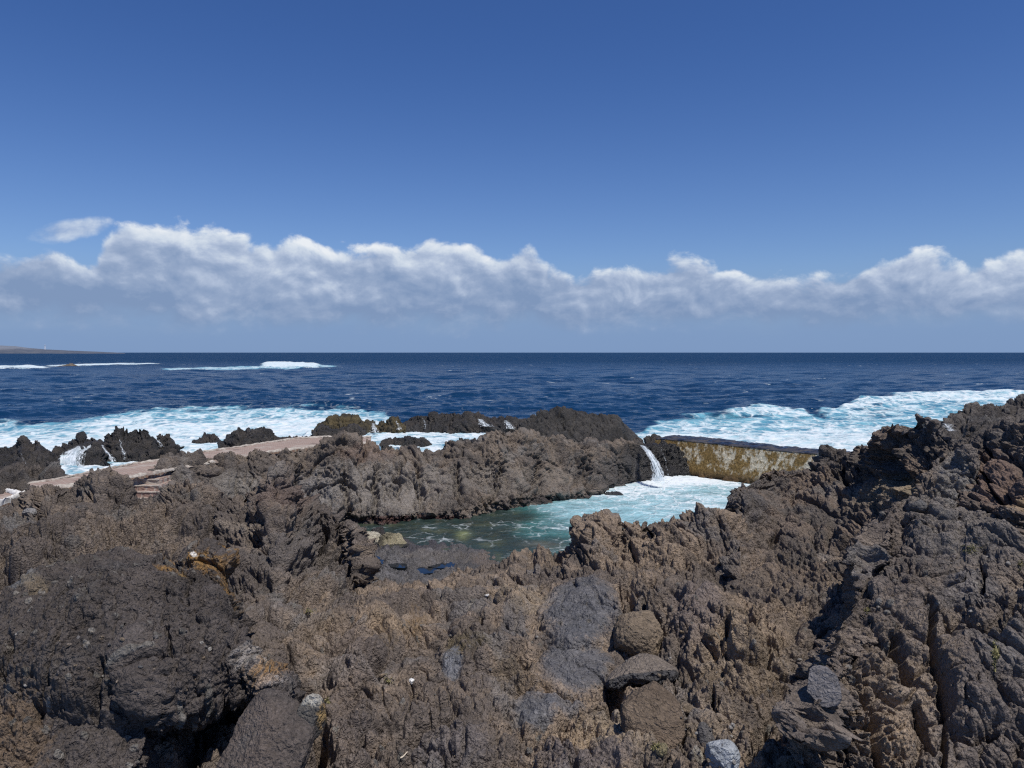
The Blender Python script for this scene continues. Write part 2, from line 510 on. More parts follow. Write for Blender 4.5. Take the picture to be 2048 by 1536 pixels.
def build_world():
    w = bpy.data.worlds.new('World'); SC.world = w; w.use_nodes = True
    nt = w.node_tree; nt.nodes.clear(); b = NB(nt); n, l = b.n, b.l
    sky = n.new('ShaderNodeTexSky'); sky.sky_type = 'NISHITA'; sky.sun_disc = False
    sky.sun_elevation = SUN_EL; sky.sun_rotation = SUN_AZ
    sky.air_density = 1.0; sky.dust_density = .4; sky.ozone_density = 3.0; sky.altitude = 0
    tc = n.new('ShaderNodeTexCoord'); d = tc.outputs['Generated']
    sep = n.new('ShaderNodeSeparateXYZ'); l.new(d, sep.inputs[0])
    x, y, z = sep.outputs
    az = b.math('ARCTAN2', x, y); el = b.math('ARCSINE', z)
    # tint of the clear sky: deeper blue high up, as in the photograph
    gm = n.new('ShaderNodeGamma'); l.new(sky.outputs[0], gm.inputs[0]); gm.inputs[1].default_value = 1.0
    skyc = b.mix(1.0, gm.outputs[0], b.mix(b.maprange(el, .0, .42), (.77, .91, 1.23, 1), (.43, .655, 1.08, 1)), 'MULTIPLY')
    bg = n.new('ShaderNodeBackground'); l.new(skyc, bg.inputs[0]); bg.inputs[1].default_value = .085
    # cloud bank: top edge height as a function of azimuth
    tops = [(-300, 520), (0, 500), (60, 497), (120, 512), (165, 515), (185, 522), (200, 500), (214, 468), (232, 444), (270, 438), (340, 446), (420, 444), (470, 462), (560, 468), (640, 486), (700, 488), (780, 484), (860, 478), (930, 492), (1000, 498), (1065, 502), (1090, 535),
            (1150, 542), (1215, 518), (1260, 526), (1330, 524), (1400, 520), (1440, 534), (1500, 543), (1560, 548), (1660, 547), (1720, 528), (1770, 508), (1850, 503), (1890, 520), (1960, 520), (2010, 512), (2048, 508), (2400, 520)]
    fc = n.new('ShaderNodeFloatCurve'); cv = fc.mapping.curves[0]
    A0, A1, E1 = -.8, .8, .25
    pts = []
    for (px, py) in tops:
        a = math.atan((px - 1024) / F); e = math.atan((HY - py) / F * math.cos(a))
        pts.append(((a - A0) / (A1 - A0), e / E1))
    while len(cv.points) < len(pts): cv.points.new(.5, .5)
    for q, (a, e) in zip(cv.points, pts): q.location = (a, e); q.handle_type = 'VECTOR'
    fc.mapping.update()
    l.new(b.maprange(az, A0, A1, 0, 1, False), fc.inputs['Value'])
    top = b.math('MULTIPLY', fc.outputs[0], E1)
    cmb = n.new('ShaderNodeCombineXYZ'); b.put(cmb.inputs[0], az); b.put(cmb.inputs[1], b.math('MULTIPLY', el, 1.35)); cmb.inputs[2].default_value = 3.3
    v = cmb.outputs[0]
    def puff(vec):
        a = b.noise(vec, 16, 9, .58, .2)
        vo = b.voronoi(b.vmath('ADD', vec, b.vmath('SCALE', n_color(b, vec, 30), scale=.025)), 36, 'SMOOTH_F1')
        return b.math('SUBTRACT', a, b.math('MULTIPLY', vo, .25))
    p0 = puff(v); p1 = puff(b.vmath('ADD', v, (.006, .012, 0)))
    hgt = b.math('SUBTRACT', top, el)
    dens = b.math('ADD', hgt, b.math('MULTIPLY', b.math('SUBTRACT', p0, .40), .088))
    mask = b.maprange(dens, -.002, .014)
    # lower edge melts into sea haze
    base = b.math('ADD', el, b.math('MULTIPLY', b.math('SUBTRACT', p0, .4), .05))
    low = b.maprange(base, .024, .054)
    mask = b.math('MULTIPLY', mask, low)
    # a small loose tuft upper left
    ta = b.math('ATAN2' if False else 'SUBTRACT', az, math.atan((140 - 1024) / F))
    te = b.math('SUBTRACT', el, math.atan((HY - 462) / F * .87))
    te = b.math('SUBTRACT', te, b.math('MULTIPLY', ta, .28))
    rr = b.math('ADD', b.math('POWER', b.math('DIVIDE', ta, .045), 2.0), b.math('POWER', b.math('DIVIDE', te, .013), 2.0))
    tuft = b.math('MULTIPLY', b.maprange(b.math('ADD', rr, b.math('MULTIPLY', b.math('SUBTRACT', .42, p0), 3.2)), 1.1, .0), .75)
    mask = b.math('MAXIMUM', mask, tuft)
    # light and shade inside the cloud bank: billows facing up and the upper part are bright
    rel = b.math('SUBTRACT', p0, p1)
    wide = b.noise(b.mapping(v, (1, 2.2, 1)), 7, 5, .55)
    s = b.math('ADD', b.maprange(el, .04, .135, .06, .50, False), b.math('MULTIPLY', rel, 1.45))
    s = b.math('ADD', s, b.math('MULTIPLY', b.math('SUBTRACT', wide, .5), .7))
    s = b.math('ADD', s, b.math('MULTIPLY', b.math('SUBTRACT', b.noise(b.mapping(v, (1, 1.6, 1), (4, 2, 1)), 3.6, 3, .5), .5), 1.0))
    s = b.math('ADD', s, b.maprange(hgt, .035, .0, 0, .22))
    cr = n.new('ShaderNodeValToRGB'); e = cr.color_ramp.elements
    e[0].position = 0; e[0].color = (.225, .325, .52, 1)
    e[1].position = 1; e[1].color = (.86, .90, .95, 1)
    for ps, cc in ((.28, (.32, .415, .60, 1)), (.5, (.46, .55, .72, 1)), (.72, (.66, .74, .85, 1))):
        k = e.new(ps); k.color = cc
    l.new(s, cr.inputs[0])
    cb = n.new('ShaderNodeBackground'); l.new(cr.outputs[0], cb.inputs[0]); cb.inputs[1].default_value = .95
    # sea-haze band
    hb = n.new('ShaderNodeBackground'); hb.inputs[0].default_value = (.20, .315, .54, 1); hb.inputs[1].default_value = 1.0
    m1 = n.new('ShaderNodeMixShader'); l.new(b.maprange(b.math('ADD', el, b.math('MULTIPLY', b.math('SUBTRACT', wide, .5), .04)), .13, .015, 0, .92), m1.inputs[0])
    l.new(bg.outputs[0], m1.inputs[1]); l.new(hb.outputs[0], m1.inputs[2])
    m2 = n.new('ShaderNodeMixShader'); l.new(mask, m2.inputs[0]); l.new(m1.outputs[0], m2.inputs[1]); l.new(cb.outputs[0], m2.inputs[2])
    o = n.new('ShaderNodeOutputWorld'); l.new(m2.outputs[0], o.inputs[0])
build_world()
SC.view_settings.view_transform = 'Standard'; SC.view_settings.look = 'None'
SC.view_settings.exposure = 0; SC.view_settings.gamma = 1

# ------------------------------------------------------------------ sea
def inpoly_soft(px, py, up, lo, su, sl):
    """band between an upper and a lower edge polyline with soft edges (px)"""
    u = np.interp(px, [a[0] for a in up], [a[1] for a in up])
    lw = np.interp(px, [a[0] for a in lo], [a[1] for a in lo])
    return sm(-su, su, py - u) * sm(-sl, sl, lw - py)

def build_sea():
    pys = np.concatenate([HY + np.array([.12, .25, .4, .55, .75]), np.linspace(HY + 1, HY + 60, 190), np.linspace(HY + 60.3, HY + 260, 480)])
    pxs = np.linspace(-420, 2470, 1500)
    PX, PY = np.meshgrid(pxs, pys)
    D = HC * F / (PY - HY)
    X = (PX - 1024) / F * D
    px, py = PX.ravel(), PY.ravel()
    x, y = X.ravel(), D.ravel()
    spacing = np.gradient(D, axis=0).__abs__().ravel() + .02
    rng = np.random.RandomState(5)
    z = np.zeros(len(x)); dxs = np.zeros(len(x)); dys = np.zeros(len(x))
    for k in range(46):
        lam = 1.3 * (26 / 1.3) ** (k / 45.0)
        th = math.radians(-72) + rng.normal(0, .75)
        kk = 2 * math.pi / lam
        ph = rng.rand() * 6.28
        a = .0125 * lam ** .68
        wgt = sm(1.5, 3.5, lam / spacing)
        arg = kk * (x * math.cos(th) + y * math.sin(th)) + ph
        gate = .65 + .35 * np.sin(x / (lam * 5.1) + y / (lam * 7.7) + ph)
        z += a * wgt * np.cos(arg) * gate
        q = .7 * a * wgt * gate
        dxs -= q * math.cos(th) * np.sin(arg); dys -= q * math.sin(th) * np.sin(arg)
    P2 = np.stack([x, y, 0 * x], 1).astype(f32)
    n1 = fbm(P2 / 9.0 + 3, 4, .6); n2 = fbm(P2 / 28.0 + 9, 3, .5)
    # foam along the shore (photo rows of the upper edge of the wash)
    w = 9 * n1 * 1.6
    upL = [(-420, 850), (0, 850), (60, 852), (130, 849), (175, 838), (225, 828), (300, 821), (420, 818), (520, 814), (700, 815), (770, 822), (800, 842), (850, 900), (900, 960)]
    fL = inpoly_soft(px, py + w, upL, [(-420, 1200), (2470, 1200)], 9, 5) * sm(900, 740, px + 60 * n2)
    upR = [(1150, 900), (1235, 880), (1262, 868), (1320, 842), (1390, 834), (1500, 834), (1600, 833), (1640, 830), (1700, 842), (1790, 846), (1850, 838), (1900, 826), (2000, 820), (2470, 815)]
    fR = inpoly_soft(px, py + w, upR, [(-420, 1200), (2470, 1200)], 10, 5) * sm(1225, 1300, px + 25 * n2)
    br1 = inpoly_soft(px, py + .5 * w, [(1600, 835), (1680, 812), (1720, 800), (1800, 796), (2470, 794)], [(1600, 836), (1700, 822), (1800, 808), (2470, 806)], 4, 7) * sm(1590, 1690, px)
    br2 = inpoly_soft(px, py + .4 * w, [(1760, 788), (2470, 786)], [(1760, 792), (1850, 797), (2470, 800)], 2.0, 6) * sm(1755, 1800, px)
    br3 = inpoly_soft(px, py + .6 * w, [(1430, 828), (1470, 819), (1520, 815), (1600, 822), (1640, 830)], [(1430, 834), (1600, 834)], 4, 6) * sm(1420, 1480, px) * sm(1660, 1600, px)
    gap = inpoly_soft(px, py + w, [(1600, 836), (1700, 816), (1800, 806), (2470, 806)], [(1600, 850), (2470, 856)], 6, 6) * sm(1590, 1680, px)
    far = inpoly_soft(px, py + .12 * w, [(300, 737.5), (430, 735), (560, 732), (680, 731)], [(300, 741), (430, 740), (560, 738), (680, 734)], 1.2, 1.2) * sm(295, 360, px) * sm(690, 650, px)
    core = inpoly_soft(px, py + .12 * w, [(520, 727), (545, 726), (600, 727.5), (640, 729)], [(520, 737), (640, 736)], 1.2, 1.0) * sm(515, 535, px) * sm(652, 625, px)
    farL = inpoly_soft(px, py + .12 * w, [(-420, 732), (0, 733), (60, 732), (110, 735)], [(-420, 739), (0, 738), (110, 737.5)], 1.1, 1.1) * sm(115, 80, px)
    farM = inpoly_soft(px, py + .1 * w, [(85, 730.5), (160, 728), (240, 726), (325, 726.5)], [(85, 733), (160, 731.5), (240, 729.5), (325, 728)], .9, .9) * sm(80, 110, px) * sm(335, 300, px)
    hole = np.exp(-(((px - 1745) / 70) ** 2 + ((py - 826) / 13) ** 2))
    hole += .6 * np.exp(-(((px - 370) / 90) ** 2 + ((py - 843) / 9) ** 2)) + .55 * np.exp(-(((px - 1460) / 120) ** 2 + ((py - 842) / 7) ** 2)) + .5 * np.exp(-(((px - 1560) / 90) ** 2 + ((py - 858) / 5) ** 2))
    dL = sm(upv(upL, px), upv(upL, px) + 38, py); dR = sm(upv(upR, px), upv(upR, px) + 40, py)
    foam = fL * (.40 + .30 * dL) + fR * (.38 + .28 * dR)
    foam = foam * (1 - .6 * np.clip(hole, 0, 1)) + .25 * n1 * (fL + fR) * .8
    foam = np.maximum.reduce([foam, .40 * gap + .3 * n1 * gap, .62 * br1, .74 * br2,   .55 * br3, .46 * far, .95 * core, .75 * farL, .7 * farM])
    aqua = np.maximum.reduce([gap * .8, fL * .85, fR * .9, br1 * .95, br2 * 1.0, br3 * .8, far, core, farL * .6, farM * .6])
    aqua *= (1 - .45 * np.clip(hole, 0, 1))
    z += .45 * br1 + .55 * br2 + .3 * br3 + 1.15 * core * (1 + .5 * n1) + .15 * far + .5 * farL
    near = sm(60, 40, y)
    z = z * (1 - .6 * near) * (.35 + .65 * sm(48, 90, y))
    z += .22 * (foam > .2) * np.clip(foam, 0, 1) * fbm(P2 / 2.2 + 31, 4, .6) * sm(200, 110, y)
    caps = sm(HY + 1.5, HY + 8, py) * sm(HY + 200, HY + 90, py)
    V = np.stack([x + dxs, y + dys, z], 1)
    o = mesh_obj('sea', V, grid_faces(len(pys), len(pxs)), SEA, attrs={'foam': np.clip(foam, 0, 1.2), 'aqua': aqua, 'caps': caps, 'far': sm(80, 700, y)})
    tag(o, 'deep blue open ocean with white foam along the rocky shore', 'sea', kind='structure')
def upv(up, px): return np.interp(px, [a[0] for a in up], [a[1] for a in up])
build_sea()

# ------------------------------------------------------------------ pool of turquoise water
def build_pool():
    pxs = np.linspace(640, 1640, 900); pys = np.linspace(930, 1165, 330)
    PX, PY = np.meshgrid(pxs, pys); D = HC * F / (PY - HY)
    px, py = PX.ravel(), PY.ravel(); x = ((PX - 1024) / F * D).ravel(); y = D.ravel()
    P2 = np.stack([x, y, 0 * x], 1).astype(f32)
    n1 = fbm(P2 / 1.6, 5, .6); n2 = fbm(P2 / 4.0 + 20, 3, .5); n3 = fbm(P2 / .5 + 5, 3, .6)
    # how milky: grows to the right and to the far side
    t = (px - 1085) / 150 + (1020 - py) / 160 + .8 * n2 + .35 * n1
    milky = sm(-.85, .85, t)
    t2 = (px - 1160) / 160 + (1000 - py) / 70
    foam = .31 * sm(-.8, .6, t) + .24 * sm(0, 1.6, t2) + .20 * n1
    foam += .34 * np.exp(-(((px - 1330) / 95) ** 2 + ((py - 962) / 15) ** 2))
    foam += .3 * np.exp(-(((px - 1230) / 60) ** 2 + ((py - 985) / 10) ** 2)) + .25 * np.exp(-(((px - 1440) / 60) ** 2 + ((py - 955) / 10) ** 2))
    foam -= .28 * np.exp(-(((px - 1400) / 50) ** 2 + ((py - 980) / 8) ** 2))
    # foam strings on the dark side
    foam += (1 - milky) * (.16 + .22 * np.exp(-(((px - 850) / 60) ** 2 + ((py - 1078) / 9) ** 2)) + .2 * np.exp(-(((px - 1130) / 45) ** 2 + ((py - 1092) / 16) ** 2))
                           + .12 * np.exp(-(((px - 930) / 120) ** 2 + ((py - 1055) / 9) ** 2)))
    dark = np.array((.028, .046, .040)); olive = np.array((.070, .080, .045)); teal = np.array((.045, .14, .135)); turq = np.array((.29, .50, .54))
    m1 = sm(.0, .5, milky)[:, None]; m2 = sm(.42, 1.0, milky)[:, None]
    o_ = sm(.0, .35, fbm(P2 / 1.1 + 70, 4, .55))[:, None]
    c = dark * (1 - .7 * o_) + olive * .7 * o_
    c = c * (1 - m1) + teal * m1; c = c * (1 - m2) + turq * m2
    yb = np.exp(-(((px - 925) / 16) ** 2 + ((py - 1070) / 8) ** 2))[:, None] * np.clip(.7 + n3, 0, 1)[:, None]
    c = c * (1 - .8 * yb) + np.array((.30, .33, .14)) * .8 * yb
    gb = np.exp(-(((px - 1085) / 40) ** 2 + ((py - 1088) / 6) ** 2))[:, None]
    c = c * (1 - .6 * gb) + np.array((.12, .12, .10)) * .6 * gb
    z = .035 * n1 + .05 * n2 + .012 * n3 + .10 * np.exp(-(((px - 1320) / 60) ** 2 + ((py - 957) / 14) ** 2)) * (1 + n3)
    o = mesh_obj('pool_water', np.stack([x, y, z], 1), grid_faces(len(pys), len(pxs)), POOL, attrs={'foam': np.clip(foam, 0, 1.2), 'Col': c})
    tag(o, 'natural rock pool, milky turquoise and foaming at the wall, dark green towards the near shelf', 'water', kind='structure')
build_pool()

# ------------------------------------------------------------------ rock masses
def zr(pts): return [(x, y, (HC - z) * F / (y - HY)) for (x, y, z) in pts]     # rows given by height instead of distance
def kr(pts, k): return [(x, y, d * k) for (x, y, d) in pts]
UP = (0, 0, -1); IN = (0, .6, -.8); BACK = (.0, 1, -.25)

def hump(name, crest, base, Dc, Db, seed, label, cat='rock', group=None, disp=None, color=None, wet=1.0, thick=2.0, dx=1.2, dy=1.0, mid=None, **k):
    """free-standing sea rock: crest and foot outlines in the photo, at their own distance"""
    x0 = min(crest[0][0], base[0][0]); x1 = max(crest[-1][0], base[-1][0])
    Dcf = (lambda x: Dc) if not callable(Dc) else Dc
    Dbf = (lambda x: Db) if not callable(Db) else Db
    back = [(x, HY + (HC + .6) * F / (Dcf(x) + thick), Dcf(x) + thick) for (x, _) in crest]
    r1 = [(x, y, Dcf(x)) for (x, y) in crest]
    bx = [b_[0] for b_ in base]; by = [b_[1] for b_ in base]
    r2 = []
    for (x, y) in crest:
        yb = float(np.interp(x, bx, by)); r2.append((x, y * .55 + yb * .45, Dcf(x) * .5 + Dbf(x) * .5))
    r3 = [(x, y, Dbf(x)) for (x, y) in base]
    r4 = [(x, y + 25, Dbf(x) - .6) for (x, y) in base]
    dd = dict(big=.32, wl=1.7, octs=6, gain=.55, crack=.32, knob=.035, knobsize=.5, flow=(.15, .2, -1), flowk=2.2); dd.update(disp or {})
    cc = dict(base=((.045, .038, .032), (.022, .020, .019), (.040, .038, .037)), var=.40, light=1.7); cc.update(color or {})
    o = rock_sheet(name, [back, r1, r2, r3, r4], x0, x1, seed, ROCK, dd, cc, dx=dx, dy=dy, wetall=wet * .75, backn=24, **k)
    return tag(o, label, cat, group)

SR = 'wet black rocks in the surf'
hump('sea_rock', [(-160, 900), (-60, 885), (0, 892), (34, 892), (40, 879), (46, 875), (55, 880), (66, 885), (75, 878), (82, 882), (88, 892), (96, 897), (106, 908), (120, 915)],
     [(-160, 950), (0, 955), (60, 945), (120, 930)], 47, 44, 1, 'black sea rock with two small horns at the left edge of the shore', group=SR)
hump('sea_rock', [(104, 902), (120, 893), (137, 882), (150, 878), (163, 873), (170, 880), (185, 877), (200, 878), (206, 888)],
     [(104, 912), (150, 912), (206, 905)], 50, 49, 2, 'low flat black sea rock with white water pouring off its front', group=SR, dx=1.0)
hump('sea_rock', [(196, 905), (202, 880), (211, 866), (225, 862), (234, 854), (240, 852), (256, 853), (264, 858), (272, 856), (278, 853), (290, 853), (298, 857), (306, 866), (310, 884), (316, 897), (318, 905)],
     [(196, 920), (239, 920), (270, 916), (295, 912), (318, 906)], 48.5, 46.3, 3, 'tall square black sea rock with thin cascades between its blocks', group=SR, dx=1.0)
hump('sea_rock', [(155, 905), (165, 893), (178, 888), (190, 884), (202, 889), (208, 900), (212, 915)],
     [(155, 935), (175, 938), (195, 936), (205, 928), (212, 920)], 46, 44.5, 4, 'rounded black block standing in front of the flat rock beside the white cascade', group=SR, dx=1.0)
hump('sea_rock', [(312, 880), (318, 868), (326, 871), (338, 866), (346, 873), (352, 883), (360, 891), (362, 898)],
     [(312, 898), (340, 902), (362, 900)], 50, 49, 5, 'small pointed black rock right of the square one', group=SR, dx=1.0)
hump('sea_rock', [(268, 924), (285, 912), (297, 906), (312, 900), (330, 895), (345, 896), (352, 905), (362, 905), (372, 914)],
     [(268, 928), (300, 927), (340, 920), (372, 916)], 43.5, 42.5, 6, 'long low dark rock lying against the paved terrace', group=SR, dx=1.0, wet=.3)
hump('sea_rock', [(382, 892), (392, 881), (403, 875), (415, 872), (424, 869), (436, 872), (441, 877), (436, 890)],
     [(382, 894), (405, 896), (436, 892)], 57, 56, 7, 'small black rock ringed by foam, left of the broad sea rock', group=SR, dx=1.0)
hump('sea_rock', [(436, 885), (444, 876), (458, 866), (468, 859), (476, 855), (490, 857), (505, 854), (518, 852), (528, 851), (538, 858), (549, 868), (560, 878), (572, 880), (585, 884)],
     [(436, 897), (455, 902), (513, 897), (585, 890)], 52, 50, 8, 'broad black sea rock with a notched top behind the terrace', group=SR, dx=1.0)
hump('sea_rock', [(556, 885), (566, 874), (580, 872), (596, 867), (612, 871), (626, 873), (636, 880)], [(556, 890), (600, 888), (636, 886)], 56, 55, 9,
     'low black reef rock just left of the yellowish rocks', group=SR, dx=1.0)
YG = dict(base=((.075, .058, .028), (.035, .030, .020), (.045, .040, .030)))
hump('sea_rock', [(624, 862), (634, 852), (646, 843), (658, 836), (680, 834), (700, 832), (710, 834), (714, 845), (730, 842), (747, 839), (756, 846), (768, 841)],
     [(624, 866), (700, 862), (768, 852)], 62, 60.5, 10, 'flat yellowish brown rock ledge farthest left in the reef behind the terrace', group=SR, color=YG, wet=.6, dx=1.0)
hump('sea_rock', [(760, 852), (770, 842), (784, 832), (796, 834), (806, 840), (812, 848)], [(760, 858), (812, 858)], 61, 60, 11,
     'small peaked yellowish rock in the middle of the reef', group=SR, color=YG, wet=.6, dx=1.0)
hump('sea_rock', [(624, 872), (632, 858), (650, 857), (672, 860), (700, 854), (722, 858), (734, 868), (740, 876)], [(624, 876), (680, 878), (740, 880)], 58, 57, 12,
     'dark wet rock under the yellowish ledge, touching the end of the terrace', group=SR, dx=1.0)
hump('sea_rock', [(770, 862), (790, 850), (806, 842), (822, 834), (836, 828), (848, 832), (856, 830), (874, 824), (890, 824), (908, 820), (918, 826), (930, 822), (942, 826), (954, 832), (972, 838), (1000, 838), (1040, 838), (1060, 842)],
     [(770, 872), (830, 876), (900, 856), (945, 856), (990, 850), (1060, 856)], 62, 60, 13, 'long black reef rock with several humps behind the white wash', group=SR, dx=1.0)
hump('sea_rock', [(1036, 858), (1050, 841), (1064, 830), (1078, 823), (1092, 819), (1106, 817), (1130, 818), (1147, 826), (1165, 829), (1181, 830), (1200, 829), (1222, 827), (1236, 831), (1246, 845), (1258, 862), (1268, 880)],
     [(1036, 868), (1110, 878), (1180, 884), (1232, 887), (1268, 884)], 60, 57, 14, 'largest black sea rock with a long sloping back right of the reef', group=SR, dx=1.0, wet=.75,
     color=dict(base=((.050, .045, .040), (.028, .026, .024), (.045, .043, .041)), light=1.6), disp=dict(flow=(.6, 0, -.8), flowk=3))
hump('sea_rock', [(762, 892), (768, 880), (786, 878), (812, 873), (832, 876), (853, 872), (862, 880), (870, 892)], [(762, 896), (870, 896)], 52, 51, 15,
     'low black rock with white trickles in front of the wash behind the ridge', group=SR, dx=1.0)
hump('sea_rock', [(900, 892), (906, 880), (918, 871), (934, 876), (950, 878), (960, 892)], [(900, 896), (960, 896)], 52, 51, 16,
     'small black rock poking over the brown ridge beside the wash', group=SR, dx=1.0)
hump('sea_rock', [(1286, 892), (1290, 876), (1298, 871), (1308, 870), (1318, 874), (1326, 884), (1332, 892)], [(1286, 898), (1332, 898)], 47, 46, 17,
     'small dark rock at the left end of the pool wall', group=SR, dx=1.0)
hump('sea_rock', [(108, 734), (122, 731), (135, 728.5), (145, 728), (153, 730), (160, 732)], [(108, 735), (160, 735)], 385, 378, 18,
     'low brown islet among far breakers off the headland', 'islet', disp=dict(big=.5, wl=5, octs=5, crack=.2, knob=0), color=dict(base=((.11, .085, .06), (.06, .05, .04), (.09, .08, .07))), wet=.2, dx=.6, dy=.3, thick=8)
# right-hand shore behind the big outcrop
hump('shore_outcrop', [(1862, 862), (1874, 846), (1888, 842), (1896, 830), (1902, 825), (1914, 815), (1925, 809), (1944, 803), (1956, 807), (1966, 811), (1985, 811), (2003, 810), (2022, 804), (2031, 803), (2036, 794), (2060, 786), (2150, 775), (2300, 770)],
     [(1862, 870), (1900, 880), (2048, 900), (2300, 900)], 42, 38, 19, 'grey lava shore outcrop behind the big rock at the right edge', 'rock', wet=.1,
     color=dict(base=((.085, .075, .066), (.05, .045, .042), (.08, .076, .073))), disp=dict(big=.3, wl=1.6))
hump('shore_outcrop', [(1905, 880), (1920, 862), (1934, 848), (1950, 840), (1962, 844), (1972, 856), (1990, 866), (2010, 880)], [(1905, 890), (2010, 892)], 31, 30, 20,
     'dark cone of lava beside the small cascade at the right edge', 'rock', wet=.2, color=dict(base=((.06, .052, .047), (.036, .033, .031), (.05, .048, .046))))

# middle ridge across the pool
Mc = [(296, 975), (303, 956), (312, 932), (330, 923), (350, 919), (370, 916), (385, 914), (398, 916), (420, 916), (440, 913), (468, 908), (480, 907), (490, 902), (502, 895), (512, 892), (524, 895), (534, 899), (560, 901), (578, 896), (596, 892), (610, 894), (628, 893),
      (645, 887), (656, 877), (666, 872), (680, 874), (698, 875), (708, 882), (722, 891), (740, 890), (756, 898), (790, 903), (812, 900), (838, 896), (856, 898), (873, 898), (890, 896), (904, 891), (918, 886), (934, 882), (950, 884), (962, 878), (976, 870), (990, 864), (1008, 856), (1030, 857), (1044, 857), (1056, 868), (1078, 875),
      (1100, 872), (1114, 871), (1130, 877), (1150, 880), (1180, 884), (1198, 886), (1230, 886), (1252, 885), (1278, 888), (1288, 894), (1300, 896), (1325, 886), (1345, 885), (1370, 889), (1388, 900), (1398, 915), (1404, 935), (1408, 950)]
Mb = [(296, 1010), (420, 1040), (600, 1052), (692, 1047), (764, 1050), (839, 1044), (925, 1040), (976, 1027), (1044, 1016), (1113, 1003), (1181, 996), (1215, 982), (1266, 972), (1300, 962), (1350, 955), (1397, 949), (1408, 952)]
def MDc(x): return float(np.interp(x, [296, 690, 764, 1044, 1250, 1330, 1408], [30, 34.5, 35.5, 38.5, 42.2, 45.5, 45]))
def MDb(x):
    y = float(np.interp(x, [a[0] for a in Mb], [a[1] for a in Mb])); return HC * F / (y - HY) if x > 692 else float(np.interp(x, [296, 692], [27.5, 31.5]))
rows = [[(x, HY + 6.2 * F / (MDc(x) + 3.2), MDc(x) + 3.2) for (x, _) in Mc], [(x, y, MDc(x)) for (x, y) in Mc]]
for t, s in ((.22, .30), (.6, .62), (.88, .97)):
    rows.append([])
    for x in np.linspace(296, 1408, 140):
        yc = np.interp(x, [a[0] for a in Mc], [a[1] for a in Mc]); yb = np.interp(x, [a[0] for a in Mb], [a[1] for a in Mb])
        rows[-1].append((x, yc * (1 - t) + yb * t, MDc(x) * (1 - s) + MDb(x) * s))
rows.append([(x, y, MDb(x) + .12) for (x, y) in Mb]); rows.append([(x, y + 30, MDb(x) + .25) for (x, y) in Mb])
reg = [(760, 975, 150, 60, (.115, .104, .092), .7, .5), (620, 985, 70, 50, (.105, .098, .092), .7, .5), (1000, 960, 180, 35, (.105, .092, .078), .5, .5), (480, 970, 70, 30, (.13, .12, .105), .45, .6),
       (830, 1040, 130, 9, (.045, .020, .016), .9, .3), (1150, 1000, 140, 10, (.035, .028, .025), .9, .3), (1335, 922, 100, 62, (.013, .012, .012), .97, .25), (1240, 945, 60, 45, (.045, .042, .04), .8, .4),
       (730, 905, 70, 18, (.10, .07, .055), .5, .5)]
o = rock_sheet('lava_ridge', rows, 296, 1408, 31, ROCK, dict(big=.34, wl=1.8, octs=7, gain=.56, crack=.34, knob=.046, knobsize=.26, flow=(.25, -.3, -.9), flowk=3.2),
               dict(base=((.086, .070, .056), (.056, .048, .042), (.088, .080, .072)), regions=reg, var=.3), dx=1.3, dy=1.1, tilt=.25, cuts=[([(690, 950), (700, 1040)], 10, .45, IN), ([(756, 935), (746, 1040)], 9, .5, IN), ([(800, 930), (792, 985)], 8, .35, IN), ([(832, 930), (846, 985), (836, 1042)], 9, .5, IN), ([(912, 935), (918, 1000)], 9, .5, IN), ([(604, 930), (592, 985)], 8, .4, IN), ([(1002, 930), (986, 1012)], 9, .4, IN), ([(1082, 905), (1074, 990)], 9, .45, IN), ([(1168, 935), (1182, 985)], 12, .5, IN), ([(730, 890), (722, 930)], 9, .4, IN), ([(1250, 950), (1262, 970)], 12, .4, IN)],
               wet=[(1330, 925, 90, 60, .8), (830, 1042, 140, 10, .7), (1150, 1002, 130, 12, .7), (1250, 965, 60, 16, .7)])
tag(o, 'long brown lava ridge across the far side of the turquoise pool', 'rock ridge')

# left massif
Lc = [(-260, 1040), (-120, 1040), (0, 1023), (30, 1014), (48, 1004), (58, 988), (64, 972), (80, 978), (100, 968), (118, 970), (126, 985), (140, 982), (152, 976), (162, 964), (176, 958), (188, 950), (200, 946), (210, 945), (218, 950), (226, 948), (236, 947), (246, 952), (254, 968), (262, 988), (276, 996), (292, 1000),
      (310, 996), (325, 985), (345, 970), (370, 968), (385, 975), (402, 985), (420, 992), (440, 1000), (470, 990), (495, 985), (506, 972), (518, 960), (528, 950), (540, 944), (554, 945), (568, 956), (582, 968), (594, 980), (604, 992), (614, 1006), (634, 1022), (655, 1028), (670, 1032), (690, 1046), (704, 1058), (712, 1070), (718, 1100), (722, 1150), (726, 1200)]
def LDc(x): return float(np.interp(x, [-260, 60, 200, 300, 545, 620, 690, 726], [21, 22.5, 22.5, 22, 20, 20.5, 20, 17]))
rows = [[(x, HY + (7.0) * F / (LDc(x) + 3.5), LDc(x) + 3.5) for (x, _) in Lc], [(x, y, LDc(x)) for (x, y) in Lc]]
rows.append(zr([(-260, 1075, 2.55), (0, 1070, 2.55), (200, 1035, 2.75), (440, 1050, 2.6), (545, 1010, 3.2), (640, 1070, 2.35), (690, 1095, 2.1), (715, 1130, 2.1), (726, 1205, 1.54)]))
rows.append(zr([(-260, 1150, 2.1), (0, 1145, 2.1), (200, 1120, 2.25), (440, 1130, 2.1), (560, 1115, 2.45), (640, 1135, 1.9), (690, 1155, 1.7), (715, 1185, 1.6), (726, 1212, 1.5)]))
rows.append(zr([(-260, 1250, 1.8), (0, 1240, 1.8), (200, 1215, 1.85), (440, 1230, 1.8), (560, 1240, 1.9), (640, 1235, 1.75), (726, 1230, 1.5)]))
rows.append(zr([(-260, 1420, 1.2), (726, 1420, 1.0)]))
